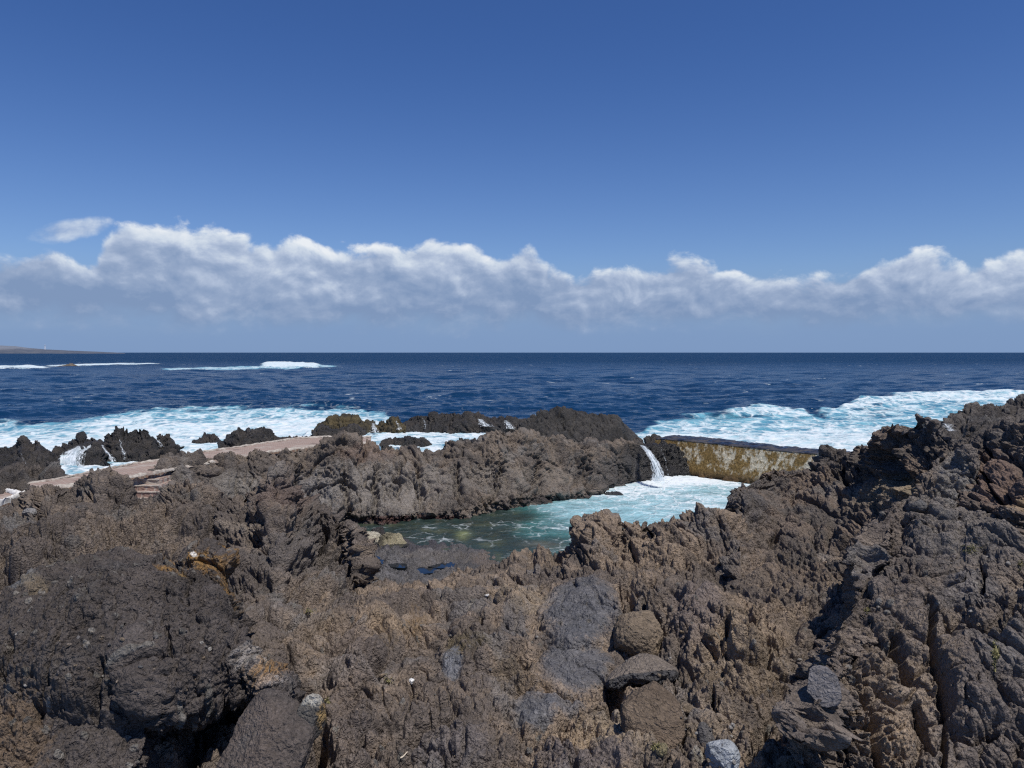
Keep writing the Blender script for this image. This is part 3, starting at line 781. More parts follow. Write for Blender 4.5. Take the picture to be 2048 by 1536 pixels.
reg = [(600, 1120, 110, 60, (.062, .055, .050), .7, .4), (30, 1220, 60, 20, (.095, .092, .09), .8, .4), (600, 1235, 60, 18, (.12, .095, .065), .6, .5), (120, 1170, 40, 25, (.12, .105, .08), .5, .5),
       (480, 1060, 45, 14, (.12, .10, .08), .5, .6), (40, 1060, 40, 14, (.09, .09, .09), .5, .5), (560, 1000, 60, 45, (.07, .052, .044), .7, .4), (120, 1300, 200, 80, (.07, .058, .050), .4, .5)]
cuts = [([(505, 1085), (520, 1078), (515, 1090)], 13, .5, IN), ([(652, 1060), (640, 1110)], 9, .5, IN), ([(690, 1070), (680, 1130), (690, 1180)], 8, .5, IN), ([(215, 1110), (222, 1130), (200, 1150)], 13, .45, IN), ([(25, 1170), (10, 1205)], 16, .5, IN),
        ([(74, 1000), (78, 1030), (70, 1050)], 9, .5, IN), ([(640, 1180), (655, 1160), (700, 1200)], 6, .3, IN)]
o = rock_sheet('lava_outcrop', rows, -260, 726, 41, ROCK, dict(big=.30, wl=1.5, octs=8, gain=.58, crack=.28, knob=.075, knobsize=.26, crease=.7, ysq=.6),
               dict(base=((.088, .071, .057), (.058, .049, .043), (.076, .071, .066)), regions=reg), dx=1.3, dy=1.1, cuts=cuts, tilt=.25, bumps=[(150, 1105, 85, 50, .6), (50, 1085, 60, 40, .4), (250, 1055, 70, 36, .4), (545, 1005, 55, 70, .4), (685, 1130, 42, 80, .45), (600, 1115, 60, 45, .4), (430, 1065, 70, 40, .35), (340, 1040, 60, 40, .35), (500, 1150, 80, 45, .4), (640, 1180, 60, 36, .35), (60, 1160, 50, 40, .35), (330, 1100, 60, 30, .25), (205, 975, 50, 35, .35)])
tag(o, 'broad brown clinker lava slope with a dark cone on its crest, left of the pool', 'lava outcrop')

# cluster of dark rocks behind the white-edged platform
hump('lava_outcrop', [(-120, 950), (-40, 945), (0, 948), (20, 934), (45, 936), (68, 935), (84, 930), (95, 923), (108, 924), (120, 932), (125, 944), (120, 958), (128, 970)],
     [(-120, 985), (0, 990), (60, 1010), (90, 1020), (128, 1000)], 29, 26.5, 42, 'dark grey lava hump between the white edged platform and the cascade', 'lava outcrop', wet=.1, thick=2.5,
     color=dict(base=((.07, .060, .052), (.045, .040, .037), (.068, .066, .064)), regions=[(110, 933, 18, 12, (.10, .095, .09), .8, .3)]))

# big boulder, lower left
Bc = [(-260, 1290), (-120, 1262), (0, 1236), (60, 1222), (120, 1203), (154, 1174), (188, 1157), (222, 1141), (274, 1135), (306, 1144), (330, 1140), (352, 1124), (366, 1114), (390, 1108), (418, 1104), (436, 1113), (452, 1132), (462, 1152), (472, 1180), (480, 1204), (488, 1240), (493, 1285), (506, 1306), (530, 1320), (548, 1330), (564, 1352), (575, 1370), (584, 1398), (592, 1420)]
def BDc(x): return float(np.interp(x, [-260, 0, 200, 400, 480, 592], [11.1, 11.1, 11.6, 11.6, 10.8, 9.6]))
rows = [[(x, max(HY + 4.6 * F / (BDc(x) + 1.6), y + 40), BDc(x) + 1.6) for (x, y) in Bc], [(x, y, BDc(x)) for (x, y) in Bc]]
rows.append(kr([(-260, 1320, 8.4), (0, 1275, 8.3), (160, 1215, 8.7), (300, 1180, 8.9), (420, 1165, 8.9), (470, 1230, 8.3), (500, 1320, 7.8), (550, 1352, 7.5), (592, 1424, 7.2)], 1.22))
rows.append(kr([(-260, 1385, 7.5), (0, 1350, 7.3), (160, 1300, 7.6), (300, 1280, 7.6), (420, 1280, 7.5), (480, 1320, 7.3), (520, 1360, 7.1), (560, 1390, 7.0), (592, 1428, 7.0)], 1.27))
rows.append(kr([(-260, 1470, 6.6), (0, 1440, 6.5), (120, 1440, 6.5), (240, 1430, 6.5), (320, 1425, 6.5), (380, 1395, 6.7), (450, 1385, 6.8), (500, 1388, 6.85), (560, 1410, 6.9), (592, 1432, 7.0)], 1.33))
rows.append(kr([(-260, 1560, 6.0), (0, 1540, 5.9), (120, 1550, 5.8), (240, 1540, 5.8), (290, 1530, 6.0), (330, 1450, 7.2), (380, 1415, 7.5), (450, 1400, 7.6), (500, 1400, 7.5), (560, 1420, 7.2), (592, 1440, 7.1)], 1.37))
rows.append(kr([(-260, 1720, 5.2), (0, 1700, 5.1), (240, 1700, 5.1), (290, 1640, 6.2), (330, 1520, 8.2), (450, 1450, 8.6), (592, 1460, 8.0)], 1.37))
reg = [(412, 1130, 34, 22, LICH, .85, 1.0), (420, 1138, 46, 26, LICH, .6, 1.3), (340, 1164, 36, 16, LICH, .8, 1.1), (458, 1175, 16, 40, LICH, .85, 1.1), (470, 1215, 9, 28, (.2, .14, .08), .6, .8), (404, 1122, 8, 7, (.5, .48, .44), .8, .6), (372, 1180, 10, 14, (.3, .2, .08), .6, .9),
       (515, 1320, 34, 30, (.42, .38, .34), .75, 1.3), (535, 1345, 30, 30, (.40, .23, .09), .75, 1.3), (545, 1362, 26, 16, (.45, .42, .40), .45, 1.4), (30, 1490, 70, 90, (.105, .077, .054), .85, .7), (300, 1310, 70, 45, (.064, .055, .050), .6, .4), (60, 1225, 45, 14, (.10, .10, .10), .8, .4), (150, 1160, 30, 20, (.12, .11, .09), .5, .5), (90, 1235, 30, 14, (.14, .11, .07), .5, .6)]
cuts = [([(395, 1190), (385, 1215), (382, 1240)], 8, .2, IN), ([(150, 1330), (120, 1390), (85, 1440)], 8, .16, IN), ([(235, 1370), (215, 1420), (200, 1450)], 7, .14, IN), ([(350, 1300), (345, 1360), (250, 1370)], 6, .14, IN), ([(488, 1215), (492, 1290)], 6, .25, IN), ([(355, 1145), (375, 1150)], 10, .25, IN), ([(40, 1330), (20, 1380)], 12, .25, IN), ([(456, 1150), (474, 1200), (486, 1250), (492, 1290), (505, 1312)], 15, .9, IN), ([(505, 1312), (540, 1345)], 9, .3, IN)]
o = rock_sheet('boulder', rows, -260, 592, 51, ROCK, dict(big=.12, wl=1.2, octs=8, gain=.54, crack=.13, knob=.046, knobsize=.19, ysq=.8),
               dict(base=((.062, .053, .048), (.050, .043, .039), (.060, .055, .052)), regions=reg, peb=.42, light=1.8, var=.34), dx=1.3, dy=1.1, cuts=cuts, tilt=.3, bumps=[(230, 1290, 280, 170, .75), (410, 1140, 60, 45, .25), (60, 1400, 150, 120, .2)])
tag(o, 'huge dark boulder with embedded pebbles and orange lichen, filling the lower left', 'boulder')

# wet shelf with tide pools
WS = [(690, 1078), (720, 1072), (750, 1078), (790, 1085), (830, 1090), (870, 1095), (920, 1102), (955, 1115), (990, 1128), (1015, 1142), (1060, 1150)]
def sz(py, z): return (HC - z) * F / (py - HY)
rows = [[(x, y - 4, sz(y - 4, -.5)) for (x, y) in WS], [(x, y, sz(y, .12)) for (x, y) in WS],
        [(x, y + 14, sz(y + 14, .28)) for (x, y) in WS], [(x, 1125 + (y - 1078) * .55, sz(1125 + (y - 1078) * .55, .36)) for (x, y) in WS],
        [(690, 1160, sz(1160, .7)), (800, 1165, sz(1165, .55)), (900, 1178, sz(1178, .6)), (1060, 1190, sz(1190, .9))], [(690, 1230, 15.5), (800, 1230, 16), (900, 1225, 16), (1060, 1215, 16)]]
TIDE = [(748, 1121, 20, 6), (796, 1128, 17, 5.5), (850, 1141, 17, 5), (886, 1130, 22, 5), (898, 1171, 9, 4), (772, 1088, 34, 6)]
def dig(pp, px, py):
    for (a, b_, c, d_) in TIDE:
        r = np.sqrt(((px - a) / c) ** 2 + ((py - b_) / d_) ** 2)
        pp[:, 2] -= .20 * sm(1.7, .5, r)
    return pp
o = rock_sheet('rock_shelf', rows, 690, 1060, 61, ROCK, dict(big=.14, wl=1.0, octs=7, gain=.56, crack=.14, knob=.03, knobsize=.2),
               dict(base=((.066, .060, .056), (.050, .048, .048), (.074, .071, .072)), regions=[(800, 1090, 130, 14, (.045, .040, .042), .7, .4), (980, 1120, 40, 12, (.10, .08, .066), .7, .4)]),
               dx=1.1, dy=.8, wet=[(800, 1086, 130, 14, .85), (830, 1130, 120, 14, .3), (960, 1118, 70, 20, .5)], post=dig)
tag(o, 'low wet grey rock shelf with small tide pools at the near edge of the pool', 'rock shelf')

m_, nt_, n_, l_ = new_mat('tide_water'); b_ = NB(nt_)
b_.out(b_.principled(Base_Color=(.008, .012, .016, 1), Roughness=.06, IOR=1.33, Specular_IOR_Level=.6, Normal=b_.bump(b_.noise(b_.pos(), 4, 3), .15, .03)))
TIDEM = m_
TL = ['longest blue tide pool under the left slope', 'round blue tide pool second from the left on the shelf', 'narrow blue tide pool in the middle of the shelf', 'blue tide pool farthest right on the shelf', 'tiny blue tide pool nearest the viewer', 'shallow film of water at the shelf edge by the pale rocks']
for (a, c, rx, ry), lb in zip(TIDE, TL):
    z = .27 if c < 1150 else .56
    if c < 1100: z = .14
    bm = bmesh.new(); ring = []
    for k in range(40):
        t = k / 40 * 2 * math.pi
        s = 1.35 + .16 * math.sin(3 * t + a) + .1 * math.sin(5 * t + c)
        py = c + math.sin(t) * ry * s; D = sz(py, z)
        ring.append(bm.verts.new(tuple(W(a + math.cos(t) * rx * s, py, D))))
    top = bm.faces.new(ring)
    r = bmesh.ops.extrude_face_region(bm, geom=[top])
    bmesh.ops.translate(bm, vec=(0, 0, -.08), verts=[v for v in r['geom'] if isinstance(v, bmesh.types.BMVert)])
    tag(bm_obj('tide_pool', bm, TIDEM), lb, 'tide pool', 'tide pools on the rock shelf')

# pale salt-crusted rocks at the pool's near corner
hump('pale_rock', [(686, 1056), (692, 1047), (700, 1045), (710, 1047), (718, 1053), (730, 1060), (742, 1064), (756, 1068), (762, 1074)], [(686, 1066), (700, 1070), (740, 1080), (762, 1080)], 28.6, 28.0, 71,
     'pale cream rock at the near left corner of the pool', 'rock', wet=0, thick=.8, dx=.8, dy=.6, disp=dict(big=.07, wl=.5, crack=.08, knob=.02), color=dict(light=1.0, base=((.50, .46, .37), (.20, .17, .12), (.42, .38, .28))))
hump('pale_rock', [(758, 1074), (766, 1068), (776, 1063), (788, 1064), (798, 1068), (806, 1076), (812, 1086)], [(758, 1082), (790, 1090), (812, 1090)], 28, 27.5, 72,
     'yellowish pale rock with dark patches beside the dark pool water', 'rock', wet=.2, thick=.8, dx=.8, dy=.6, disp=dict(big=.07, wl=.5, crack=.08, knob=.02), color=dict(light=1.0, base=((.34, .30, .20), (.05, .045, .035), (.25, .22, .14))))
hump('sea_rock', [(738, 1064), (746, 1055), (758, 1053), (768, 1058), (772, 1068)], [(738, 1070), (772, 1072)], 29.6, 29.2, 73, 'small black rock in the pool behind the pale rocks', 'rock', thick=.6, dx=.8, dy=.6, disp=dict(big=.06, wl=.5, crack=.05, knob=.01))
hump('sea_rock', [(1205, 990), (1214, 984), (1228, 982), (1242, 985), (1252, 992)], [(1205, 993), (1252, 995)], 38, 37.6, 74, 'rounded black rock awash at the foot of the ridge in the foam', 'rock', thick=.8, dx=.8, dy=.6, disp=dict(big=.05, wl=.6, crack=.04, knob=.01), color=dict(base=((.06, .07, .07), (.03, .03, .03), (.05, .055, .055))))

# right outcrop (brown, knobbly)
Rc = [(1436, 1075), (1446, 1040), (1456, 1008), (1462, 986), (1473, 972), (1486, 965), (1510, 960), (1520, 946), (1531, 938), (1555, 936), (1575, 941), (1589, 945), (1604, 951), (1616, 946), (1626, 938), (1634, 928), (1641, 912), (1648, 903), (1664, 898), (1676, 902), (1684, 908), (1692, 914), (1700, 918), (1709, 908), (1711, 895),
      (1720, 888), (1729, 886), (1739, 891), (1749, 897), (1758, 893), (1765, 884), (1769, 870), (1776, 854), (1788, 846), (1808, 843), (1830, 842), (1836, 832), (1848, 834), (1858, 838), (1867, 846), (1874, 860), (1888, 870), (1912, 878), (1939, 880), (1954, 880), (1962, 872), (1982, 864), (2008, 852), (2030, 845), (2060, 836), (2160, 815), (2300, 800)]
def RDc(x): return float(np.interp(x, [1436, 1470, 1555, 1664, 1729, 1765, 1810, 1900, 2048, 2300], [17.5, 19, 20.5, 21, 20.5, 18.5, 17, 15.5, 14, 12.5]))
rows = [[(x, HY + 5.2 * F / (RDc(x) + 3), RDc(x) + 3) for (x, _) in Rc], [(x, y, RDc(x)) for (x, y) in Rc]]
rows.append([(1436, 1080, 17.2), (1456, 1030, 18), (1490, 1000, 18.4), (1555, 985, 19.6), (1620, 985, 19.6), (1664, 950, 20), (1720, 940, 19.7), (1765, 960, 17.6), (1800, 915, 16.3), (1900, 925, 14.7), (2048, 905, 13.2), (2300, 870, 11.8)])
rows.append(zr([(1436, 1095, 2.8), (1480, 1080, 3.0), (1555, 1060, 2.95), (1664, 1050, 3.1), (1765, 1045, 3.5), (1900, 1020, 4.3), (2048, 1000, 4.75), (2300, 960, 5.2)]))
rows.append(zr([(1436, 1120, 2.7), (1480, 1180, 2.6), (1555, 1180, 2.6), (1664, 1170, 2.7), (1765, 1150, 3.0), (1900, 1120, 3.7), (2048, 1100, 4.1), (2300, 1060, 4.5)]))
rows.append(zr([(1436, 1140, 2.5), (1500, 1290, 2.2), (1600, 1300, 2.2), (1700, 1290, 2.3), (1900, 1250, 3.0), (2300, 1200, 3.5)]))
rows.append(zr([(1436, 1160, 2.2), (1520, 1380, 1.6), (1620, 1420, 1.6), (1700, 1400, 1.6), (1900, 1330, 2.0), (2300, 1300, 2.5)]))
reg = [(1490, 1010, 45, 60, (.058, .053, .050), .7, .4), (1800, 975, 40, 30, (.13, .105, .072), .7, .6), (1740, 1000, 60, 30, (.11, .09, .066), .5, .6), (1540, 960, 50, 20, (.055, .052, .050), .6, .4), (1990, 960, 60, 60, (.085, .058, .046), .7, .4), (2030, 1000, 30, 22, (.14, .10, .06), .7, .4), (1520, 1150, 60, 120, (.092, .072, .055), .5, .5)]
cuts = [([(1775, 910), (1795, 945), (1790, 955)], 20, .7, (-.1, .9, -.4)), ([(1850, 930), (1860, 955)], 11, .6, IN), ([(1822, 945), (1816, 985)], 7, .5, IN), ([(1462, 1010), (1466, 1060)], 7, .35, IN), ([(1552, 1065), (1548, 1080)], 10, .4, IN), ([(1680, 930), (1690, 960)], 7, .4, IN), ([(1910, 910), (1955, 960)], 6, .4, IN), ([(1975, 890), (1965, 940), (1990, 1000)], 6, .4, IN)]
o = rock_sheet('lava_outcrop', rows, 1436, 2300, 81, ROCK, dict(big=.24, wl=1.5, octs=8, gain=.57, crack=.26, knob=.055, knobsize=.24, ysq=.6),
               dict(base=((.082, .064, .051), (.052, .045, .040), (.070, .064, .060)), regions=reg), dx=1.3, dy=1.1, cuts=cuts, tilt=.3)
tag(o, 'brown knobbly lava outcrop with a peak and two knobs, right of the pool', 'lava outcrop')

# right foreground massif (dark grey)
Gc = [(1596, 1470), (1612, 1430), (1628, 1395), (1640, 1370), (1652, 1330), (1668, 1290), (1690, 1240), (1704, 1200), (1714, 1160), (1722, 1110), (1732, 1080), (1746, 1060), (1768, 1030), (1800, 1002), (1826, 980), (1846, 945), (1862, 915), (1882, 900), (1908, 894), (1932, 900), (1950, 918), (1968, 950), (1988, 990), (2006, 1015), (2048, 1030), (2150, 1040), (2320, 1060)]
def GDc(x): return float(np.interp(x, [1596, 1650, 1700, 1768, 1850, 1908, 2000, 2320], [8.6, 9.3, 10.6, 12.6, 14.0, 14.4, 13.0, 11.2]))
rows = [[(x, max(y + 60, HY + 3.4 * F / (GDc(x) + 2.2)), GDc(x) + 2.2) for (x, y) in Gc], [(x, y, GDc(x)) for (x, y) in Gc]]
rows.append(kr([(1596, 1476, 6.4), (1652, 1355, 7.2), (1700, 1240, 8.3), (1740, 1130, 9.8), (1800, 1060, 10.5), (1870, 990, 11.3), (1930, 980, 11.5), (2000, 1060, 10.4), (2320, 1110, 9)], 1.15))
rows.append(kr([(1596, 1490, 6.1), (1652, 1400, 6.6), (1700, 1310, 7.3), (1760, 1230, 8.0), (1830, 1180, 8.5), (1930, 1150, 8.9), (2048, 1150, 8.6), (2320, 1190, 7.8)], 1.22))
rows.append(kr([(1596, 1510, 5.9), (1652, 1450, 6.1), (1720, 1400, 6.3), (1800, 1350, 6.6), (1930, 1320, 6.8), (2048, 1310, 6.7), (2320, 1320, 6.3)], 1.34))
rows.append(kr([(1596, 1580, 5.3), (1700, 1550, 5.2), (1800, 1540, 5.2), (1930, 1530, 5.2), (2320, 1520, 5.0)], 1.5))
rows.append(kr([(1596, 1760, 4.3), (2320, 1740, 4.0)], 1.6))
reg = [(1800, 1400, 130, 130, (.100, .078, .058), .75, .5), (1700, 1300, 50, 90, (.085, .068, .054), .5, .5), (1780, 1470, 60, 60, (.135, .10, .068), .55, .6), (1960, 1420, 110, 110, (.062, .053, .048), .5, .4), (1950, 1050, 150, 100, (.062, .058, .055), .6, .4), (1910, 950, 40, 60, (.075, .072, .068), .7, .4),
       (1930, 1190, 70, 50, (.066, .062, .060), .6, .4)]
cuts = [([(1850, 1210), (1862, 1300), (1885, 1400), (1892, 1450), (1890, 1520)], 9, .35, IN), ([(1868, 1340), (1885, 1375), (1890, 1410)], 17, .5, (0, .9, -.4)), ([(1790, 1260), (1812, 1340), (1826, 1360)], 12, .4, IN), ([(1712, 1300), (1720, 1350), (1742, 1400), (1748, 1440), (1760, 1530)], 10, .35, IN),
        ([(1890, 1460), (1950, 1470), (1990, 1450)], 9, .3, IN), ([(1965, 1140), (1968, 1180)], 7, .3, IN), ([(2000, 1290), (2030, 1260), (2048, 1230)], 7, .25, IN), ([(1840, 1400), (1850, 1450), (1870, 1500)], 8, .3, IN), ([(1955, 1235), (1970, 1250)], 8, .3, IN)]
o = rock_sheet('lava_outcrop', rows, 1596, 2320, 91, ROCK, dict(big=.30, wl=1.6, octs=8, gain=.53, crack=.26, knob=.05, knobsize=.24, pit=.8, ysq=.9),
               dict(base=((.076, .062, .050), (.054, .045, .039), (.072, .066, .061)), regions=reg, peb=.12, light=2.85, var=.40), dx=1.3, dy=1.1, cuts=cuts, tilt=.3)
tag(o, 'dark grey lava mass with deep vertical cracks, filling the lower right', 'lava outcrop')

# foreground lava ground
Fc = [(-300, 1200), (560, 1215), (690, 1205), (740, 1190), (800, 1185), (860, 1180), (900, 1165), (940, 1152), (970, 1142), (995, 1128), (1020, 1117), (1040, 1108), (1052, 1101), (1066, 1106), (1090, 1104), (1112, 1108), (1134, 1106), (1144, 1090), (1152, 1066), (1164, 1048), (1176, 1038), (1186, 1033), (1200, 1034), (1213, 1033), (1222, 1042), (1228, 1056), (1233, 1070), (1240, 1069), (1247, 1064), (1256, 1050), (1264, 1044), (1276, 1041), (1288, 1043),
      (1294, 1054), (1300, 1068), (1304, 1052), (1310, 1042), (1320, 1038), (1340, 1042), (1356, 1044), (1368, 1036), (1380, 1030), (1394, 1023), (1408, 1019), (1420, 1022), (1430, 1027), (1449, 1031), (1470, 1050), (1520, 1090), (1700, 1110), (2400, 1110)]
def FDc(x): return float(np.interp(x, [-300, 690, 860, 1000, 1052, 1134, 1190, 1300, 1410, 1480, 2400], [15, 15.5, 18, 19.5, 19.5, 19, 17.6, 17.6, 17.6, 17, 17]))
rows = [[(x, HY + 6.6 * F / (FDc(x) + 3.0), FDc(x) + 3.0) for (x, _) in Fc], [(x, y, FDc(x)) for (x, y) in Fc]]
rows.append(zr([(-300, 1240, 2.3), (690, 1235, 2.3), (860, 1215, 2.2), (1000, 1180, 2.15), (1130, 1150, 2.35), (1190, 1110, 2.65), (1300, 1120, 2.6), (1410, 1105, 2.75), (1480, 1130, 2.7), (2400, 1160, 2.8)]))
rows.append(zr([(-300, 1310, 2.3), (690, 1290, 2.35), (860, 1270, 2.35), (1000, 1245, 2.4), (1130, 1225, 2.45), (1300, 1215, 2.55), (1480, 1200, 2.7), (2400, 1240, 2.8)]))
rows.append(zr([(-300, 1400, 2.3), (500, 1400, 2.2), (690, 1370, 2.35), (1000, 1330, 2.4), (1300, 1320, 2.45), (1480, 1310, 2.6), (1650, 1330, 2.5), (2400, 1340, 2.6)]))
rows.append(zr([(-300, 1500, 2.2), (500, 1500, 2.2), (1000, 1440, 2.4), (1300, 1430, 2.45), (1500, 1430, 2.5), (1650, 1430, 2.4), (2400, 1460, 2.4)]))
rows.append(zr([(-300, 1580, 2.2), (1000, 1560, 2.4), (1500, 1560, 2.45), (2400, 1580, 2.4)]))
rows.append(zr([(-300, 1800, 2.2), (1000, 1800, 2.4), (2400, 1800, 2.4)]))
SMO = (.058, .058, .061)
reg = [(1165, 1232, 92, 66, SMO, .92, .3), (1150, 1330, 78, 62, SMO, .9, .35), (1075, 1420, 46, 38, (.066, .066, .069), .9, .35), (1130, 1412, 45, 22, SMO, .8, .4), (905, 1345, 22, 24, (.085, .088, .095), .85, .4), (1030, 1250, 30, 35, (.062, .06, .06), .7, .5), (930, 1210, 60, 25, (.06, .056, .054), .6, .5),
       (930, 1310, 55, 32, (.13, .105, .060), .7, .9), (1030, 1350, 55, 40, (.15, .12, .085), .75, .9), (1080, 1370, 40, 30, (.22, .16, .11), .5, 1.0), (830, 1240, 24, 40, (.26, .17, .08), .6, 1.0), (780, 1270, 50, 30, (.13, .095, .06), .5, .6), (1250, 1480, 120, 60, (.17, .135, .095), .5, .7), (1130, 1480, 60, 30, (.16, .12, .08), .5, .7),
       (1050, 1200, 60, 30, (.16, .125, .085), .4, .6), (900, 1500, 90, 40, (.068, .060, .058), .6, .4), (1170, 1530, 110, 45, (.062, .054, .054), .75, .4), (1480, 1330, 110, 90, (.125, .096, .066), .55, .5), (1400, 1250, 60, 70, (.098, .080, .072), .6, .4), (1440, 1470, 50, 40, (.16, .125, .09), .5, .6),
       (690, 1350, 60, 120, (.072, .058, .050), .5, .5), (700, 1500, 60, 60, (.07, .06, .056), .5, .5), (1570, 1480, 60, 60, (.085, .07, .056), .5, .5), (640, 1260, 60, 30, (.12, .092, .066), .5, .5)]
cuts = [([(420, 1460), (380, 1510), (360, 1560)], 26, .5, IN), ([(640, 1470), (640, 1520), (630, 1560)], 26, .8, (0, .8, -.6)), ([(1150, 1180), (1180, 1200), (1205, 1225), (1230, 1240)], 5, .12, IN), ([(1120, 1290), (1160, 1300), (1200, 1292)], 6, .12, IN), ([(1095, 1380), (1150, 1395)], 7, .15, IN), ([(1095, 1440), (1060, 1470), (1040, 1480)], 10, .2, IN), ([(1240, 1190), (1250, 1240), (1240, 1270)], 6, .25, IN), ([(1300, 1062), (1303, 1080)], 5, .8, IN), ([(1255, 1090), (1270, 1120)], 6, .4, IN), ([(1305, 1185), (1310, 1215), (1330, 1228)], 9, .45, IN), ([(1255, 1200), (1262, 1235)], 9, .4, IN), ([(1228, 1370), (1234, 1405)], 16, .5, IN), ([(1244, 1420), (1246, 1465)], 7, .5, IN),
        ([(1490, 1240), (1500, 1290)], 15, .6, (0, .9, -.4)), ([(1515, 1250), (1530, 1280)], 8, .45, IN), ([(1455, 1280), (1465, 1300)], 9, .35, IN), ([(960, 1245), (955, 1260)], 9, .35, IN), ([(1080, 1245), (1085, 1260)], 5, .2, IN), ([(1500, 1400), (1430, 1440)], 5, .25, IN), ([(1425, 1390), (1428, 1440)], 7, .3, IN), ([(1535, 1440), (1530, 1500)], 9, .35, IN), ([(700, 1220), (716, 1180)], 7, .3, IN), ([(1520, 1500), (1500, 1530)], 14, .4, IN)]
bumps = [(1165, 1228, 96, 70, .20), (1150, 1330, 80, 66, .12), (1080, 1420, 48, 40, .10), (1130, 1415, 46, 22, .10), (740, 1270, 100, 60, .4), (930, 1320, 60, 45, .2), (1480, 1400, 90, 55, .18), (700, 1400, 60, 90, .2), (1190, 1085, 45, 45, .25), (1350, 1085, 60, 40, .25), (900, 1510, 100, 50, .12), (1170, 1540, 120, 50, .14), (1500, 1290, 60, 70, .25), (1410, 1250, 50, 90, .2), (905, 1345, 24, 26, .07)]
smo = [(1165, 1232, 96, 70, .5), (1150, 1330, 80, 64, .3), (1075, 1420, 48, 40, .3), (1130, 1412, 46, 24, .45), (905, 1345, 24, 26, .4)]
o = rock_sheet('lava_ground', rows, -300, 2400, 21, ROCK, dict(big=.27, wl=1.5, octs=8, gain=.54, crack=.26, knob=.042, knobsize=.21, pit=.85, crease=.6, ysq=.75),
               dict(base=((.110, .085, .063), (.064, .053, .045), (.088, .080, .074)), regions=reg, peb=.08, light=2.5, var=.40), dx=1.35, dy=1.1, cuts=cuts, bumps=bumps, smoothpatch=smo, tilt=.35)
tag(o, 'rugged brown lava ground sloping from the viewer down to the pool', 'ground', kind='structure')

# ------------------------------------------------------------------ loose rocks
bpy.context.view_layer.update()
def drop(px, py):
    """first lava surface met by the line of sight through a photo position"""
    dg = bpy.context.evaluated_depsgraph_get()
    d = Vector(((px - 1024) / F, 1, -(py - HY) / F)).normalized()
    hit, loc, nrm, idx, ob, mt = SC.ray_cast(dg, Vector((0, 0, HC)), d)
    return (loc, nrm, ob) if hit else (None, None, None)
def rock(name, px, py, D, wx, hy, seed, label, cat='rock', group=None, col=None, depth=1.0, sub=5, planes=10, rough=.06, wet=0.0, flat=.0, rot=0.0, regions=(), box=2.0, facet=.62, var=.25, lean=0.0):
    """one loose stone: a facetted, noise-worn block; wx, hy are half sizes in photo pixels"""
    if D == 'auto':
        hp = [drop(px + q_[0] * wx * .5, py + q_[1] * hy * .5)[0] for q_ in ((0, 0), (-1, 0), (1, 0), (0, .8))]
        D = sorted([h_.y for h_ in hp if h_ is not None])[1] - .12 * wx / F * 10
    bm = bmesh.new(); bmesh.ops.create_icosphere(bm, subdivisions=sub, radius=1)
    v = np.array([x.co for x in bm.verts]); fc = np.array([[q.index for q in f.verts] for f in bm.faces]); bm.free()
    rng = np.random.RandomState(seed)
    r = (np.abs(v) ** box).sum(1) ** (-1.0 / box)
    for _ in range(planes):
        nrm = rng.normal(size=3); nrm /= np.linalg.norm(nrm); h = rng.uniform(facet, .95)
        dt = v @ nrm
        with np.errstate(divide='ignore'):
            lim = np.where(dt > 1e-3, h / np.maximum(dt, 1e-3), 9)
        r = np.minimum(r, lim)
    v = v * r[:, None]
    sx, sz_ = wx / F * D, hy / F * D
    v = v / np.abs(v).max(0) * np.array([sx, (sx + sz_) / 2 * depth, sz_])
    c, s = math.cos(rot), math.sin(rot)
    v = np.stack([v[:, 0] * c - v[:, 2] * s, v[:, 1], v[:, 0] * s + v[:, 2] * c], 1)
    v[:, 1] += v[:, 2] * lean
    nn = v / np.linalg.norm(v, axis=1)[:, None]
    sc = max(sx, sz_)
    p = (v + seed * 3.1).astype(f32)
    d = rough * sc * (fbm(p / (sc * .6), 6, .62) * 1.6 + .5 * (np.abs(perlin(p / (sc * .25))) - .3))
    if sub > 4:
        f1, _ = worley(p / .035); d = d + .008 * (.6 - f1) * min(1, rough / .05)
    v = v + nn * d[:, None]
    ctr = W(px, py, D)
    cl = lava_color(v + ctr, px + v[:, 0] * F / D, py - v[:, 2] * F / D, seed, base=col or (BROWN, DARK, GREY), regions=regions, var=var, light=1.6 if max((col or (BROWN,))[0]) < .3 else 1.15)
    o = mesh_obj(name, v, fc, ROCK, attrs={'Col': cl, 'wet': np.full(len(v), wet)})
    o.location = ctr
    return tag(o, label, cat, group)

TANS = ((.165, .128, .090), (.12, .095, .07), (.15, .12, .09))
rock('boulder', 1284, 1285, 'auto', 55, 56, 201, 'round tan boulder wedged above the dark faced slab', 'boulder', col=TANS, depth=.9, sub=6, rough=.10, planes=8, box=3)
rock('block_rock', 1306, 1440, 'auto', 60, 55, 202, 'upright brown rock block under the dark faced slab', 'rock', col=((.125, .094, .068), (.10, .076, .056), (.115, .088, .064)), depth=.6, sub=6, planes=5, rough=.08, box=5, facet=.82, lean=.7)
rock('wedge_rock', 530, 1510, 8.0, 80, 90, 204, 'grey brown wedge of rock under the lichen covered boulder', 'rock', col=((.086, .070, .060), (.066, .056, .050), (.080, .072, .066)), depth=.7, sub=6, planes=7, rough=.08, rot=-.35, box=3.5, lean=.6)
rock('boulder', 622, 1436, 8.3, 30, 46, 205, 'small oval boulder rimmed with pale and orange lichen', 'boulder', col=((.075, .07, .062), (.055, .05, .045), (.08, .075, .068)), depth=.9, sub=6, planes=6, rough=.05, rot=-.15,
     regions=[(622, 1398, 30, 12, (.5, .47, .40), .8, .8), (646, 1430, 10, 30, (.42, .28, .12), .8, .9), (600, 1460, 10, 30, (.4, .28, .14), .6, .9)])
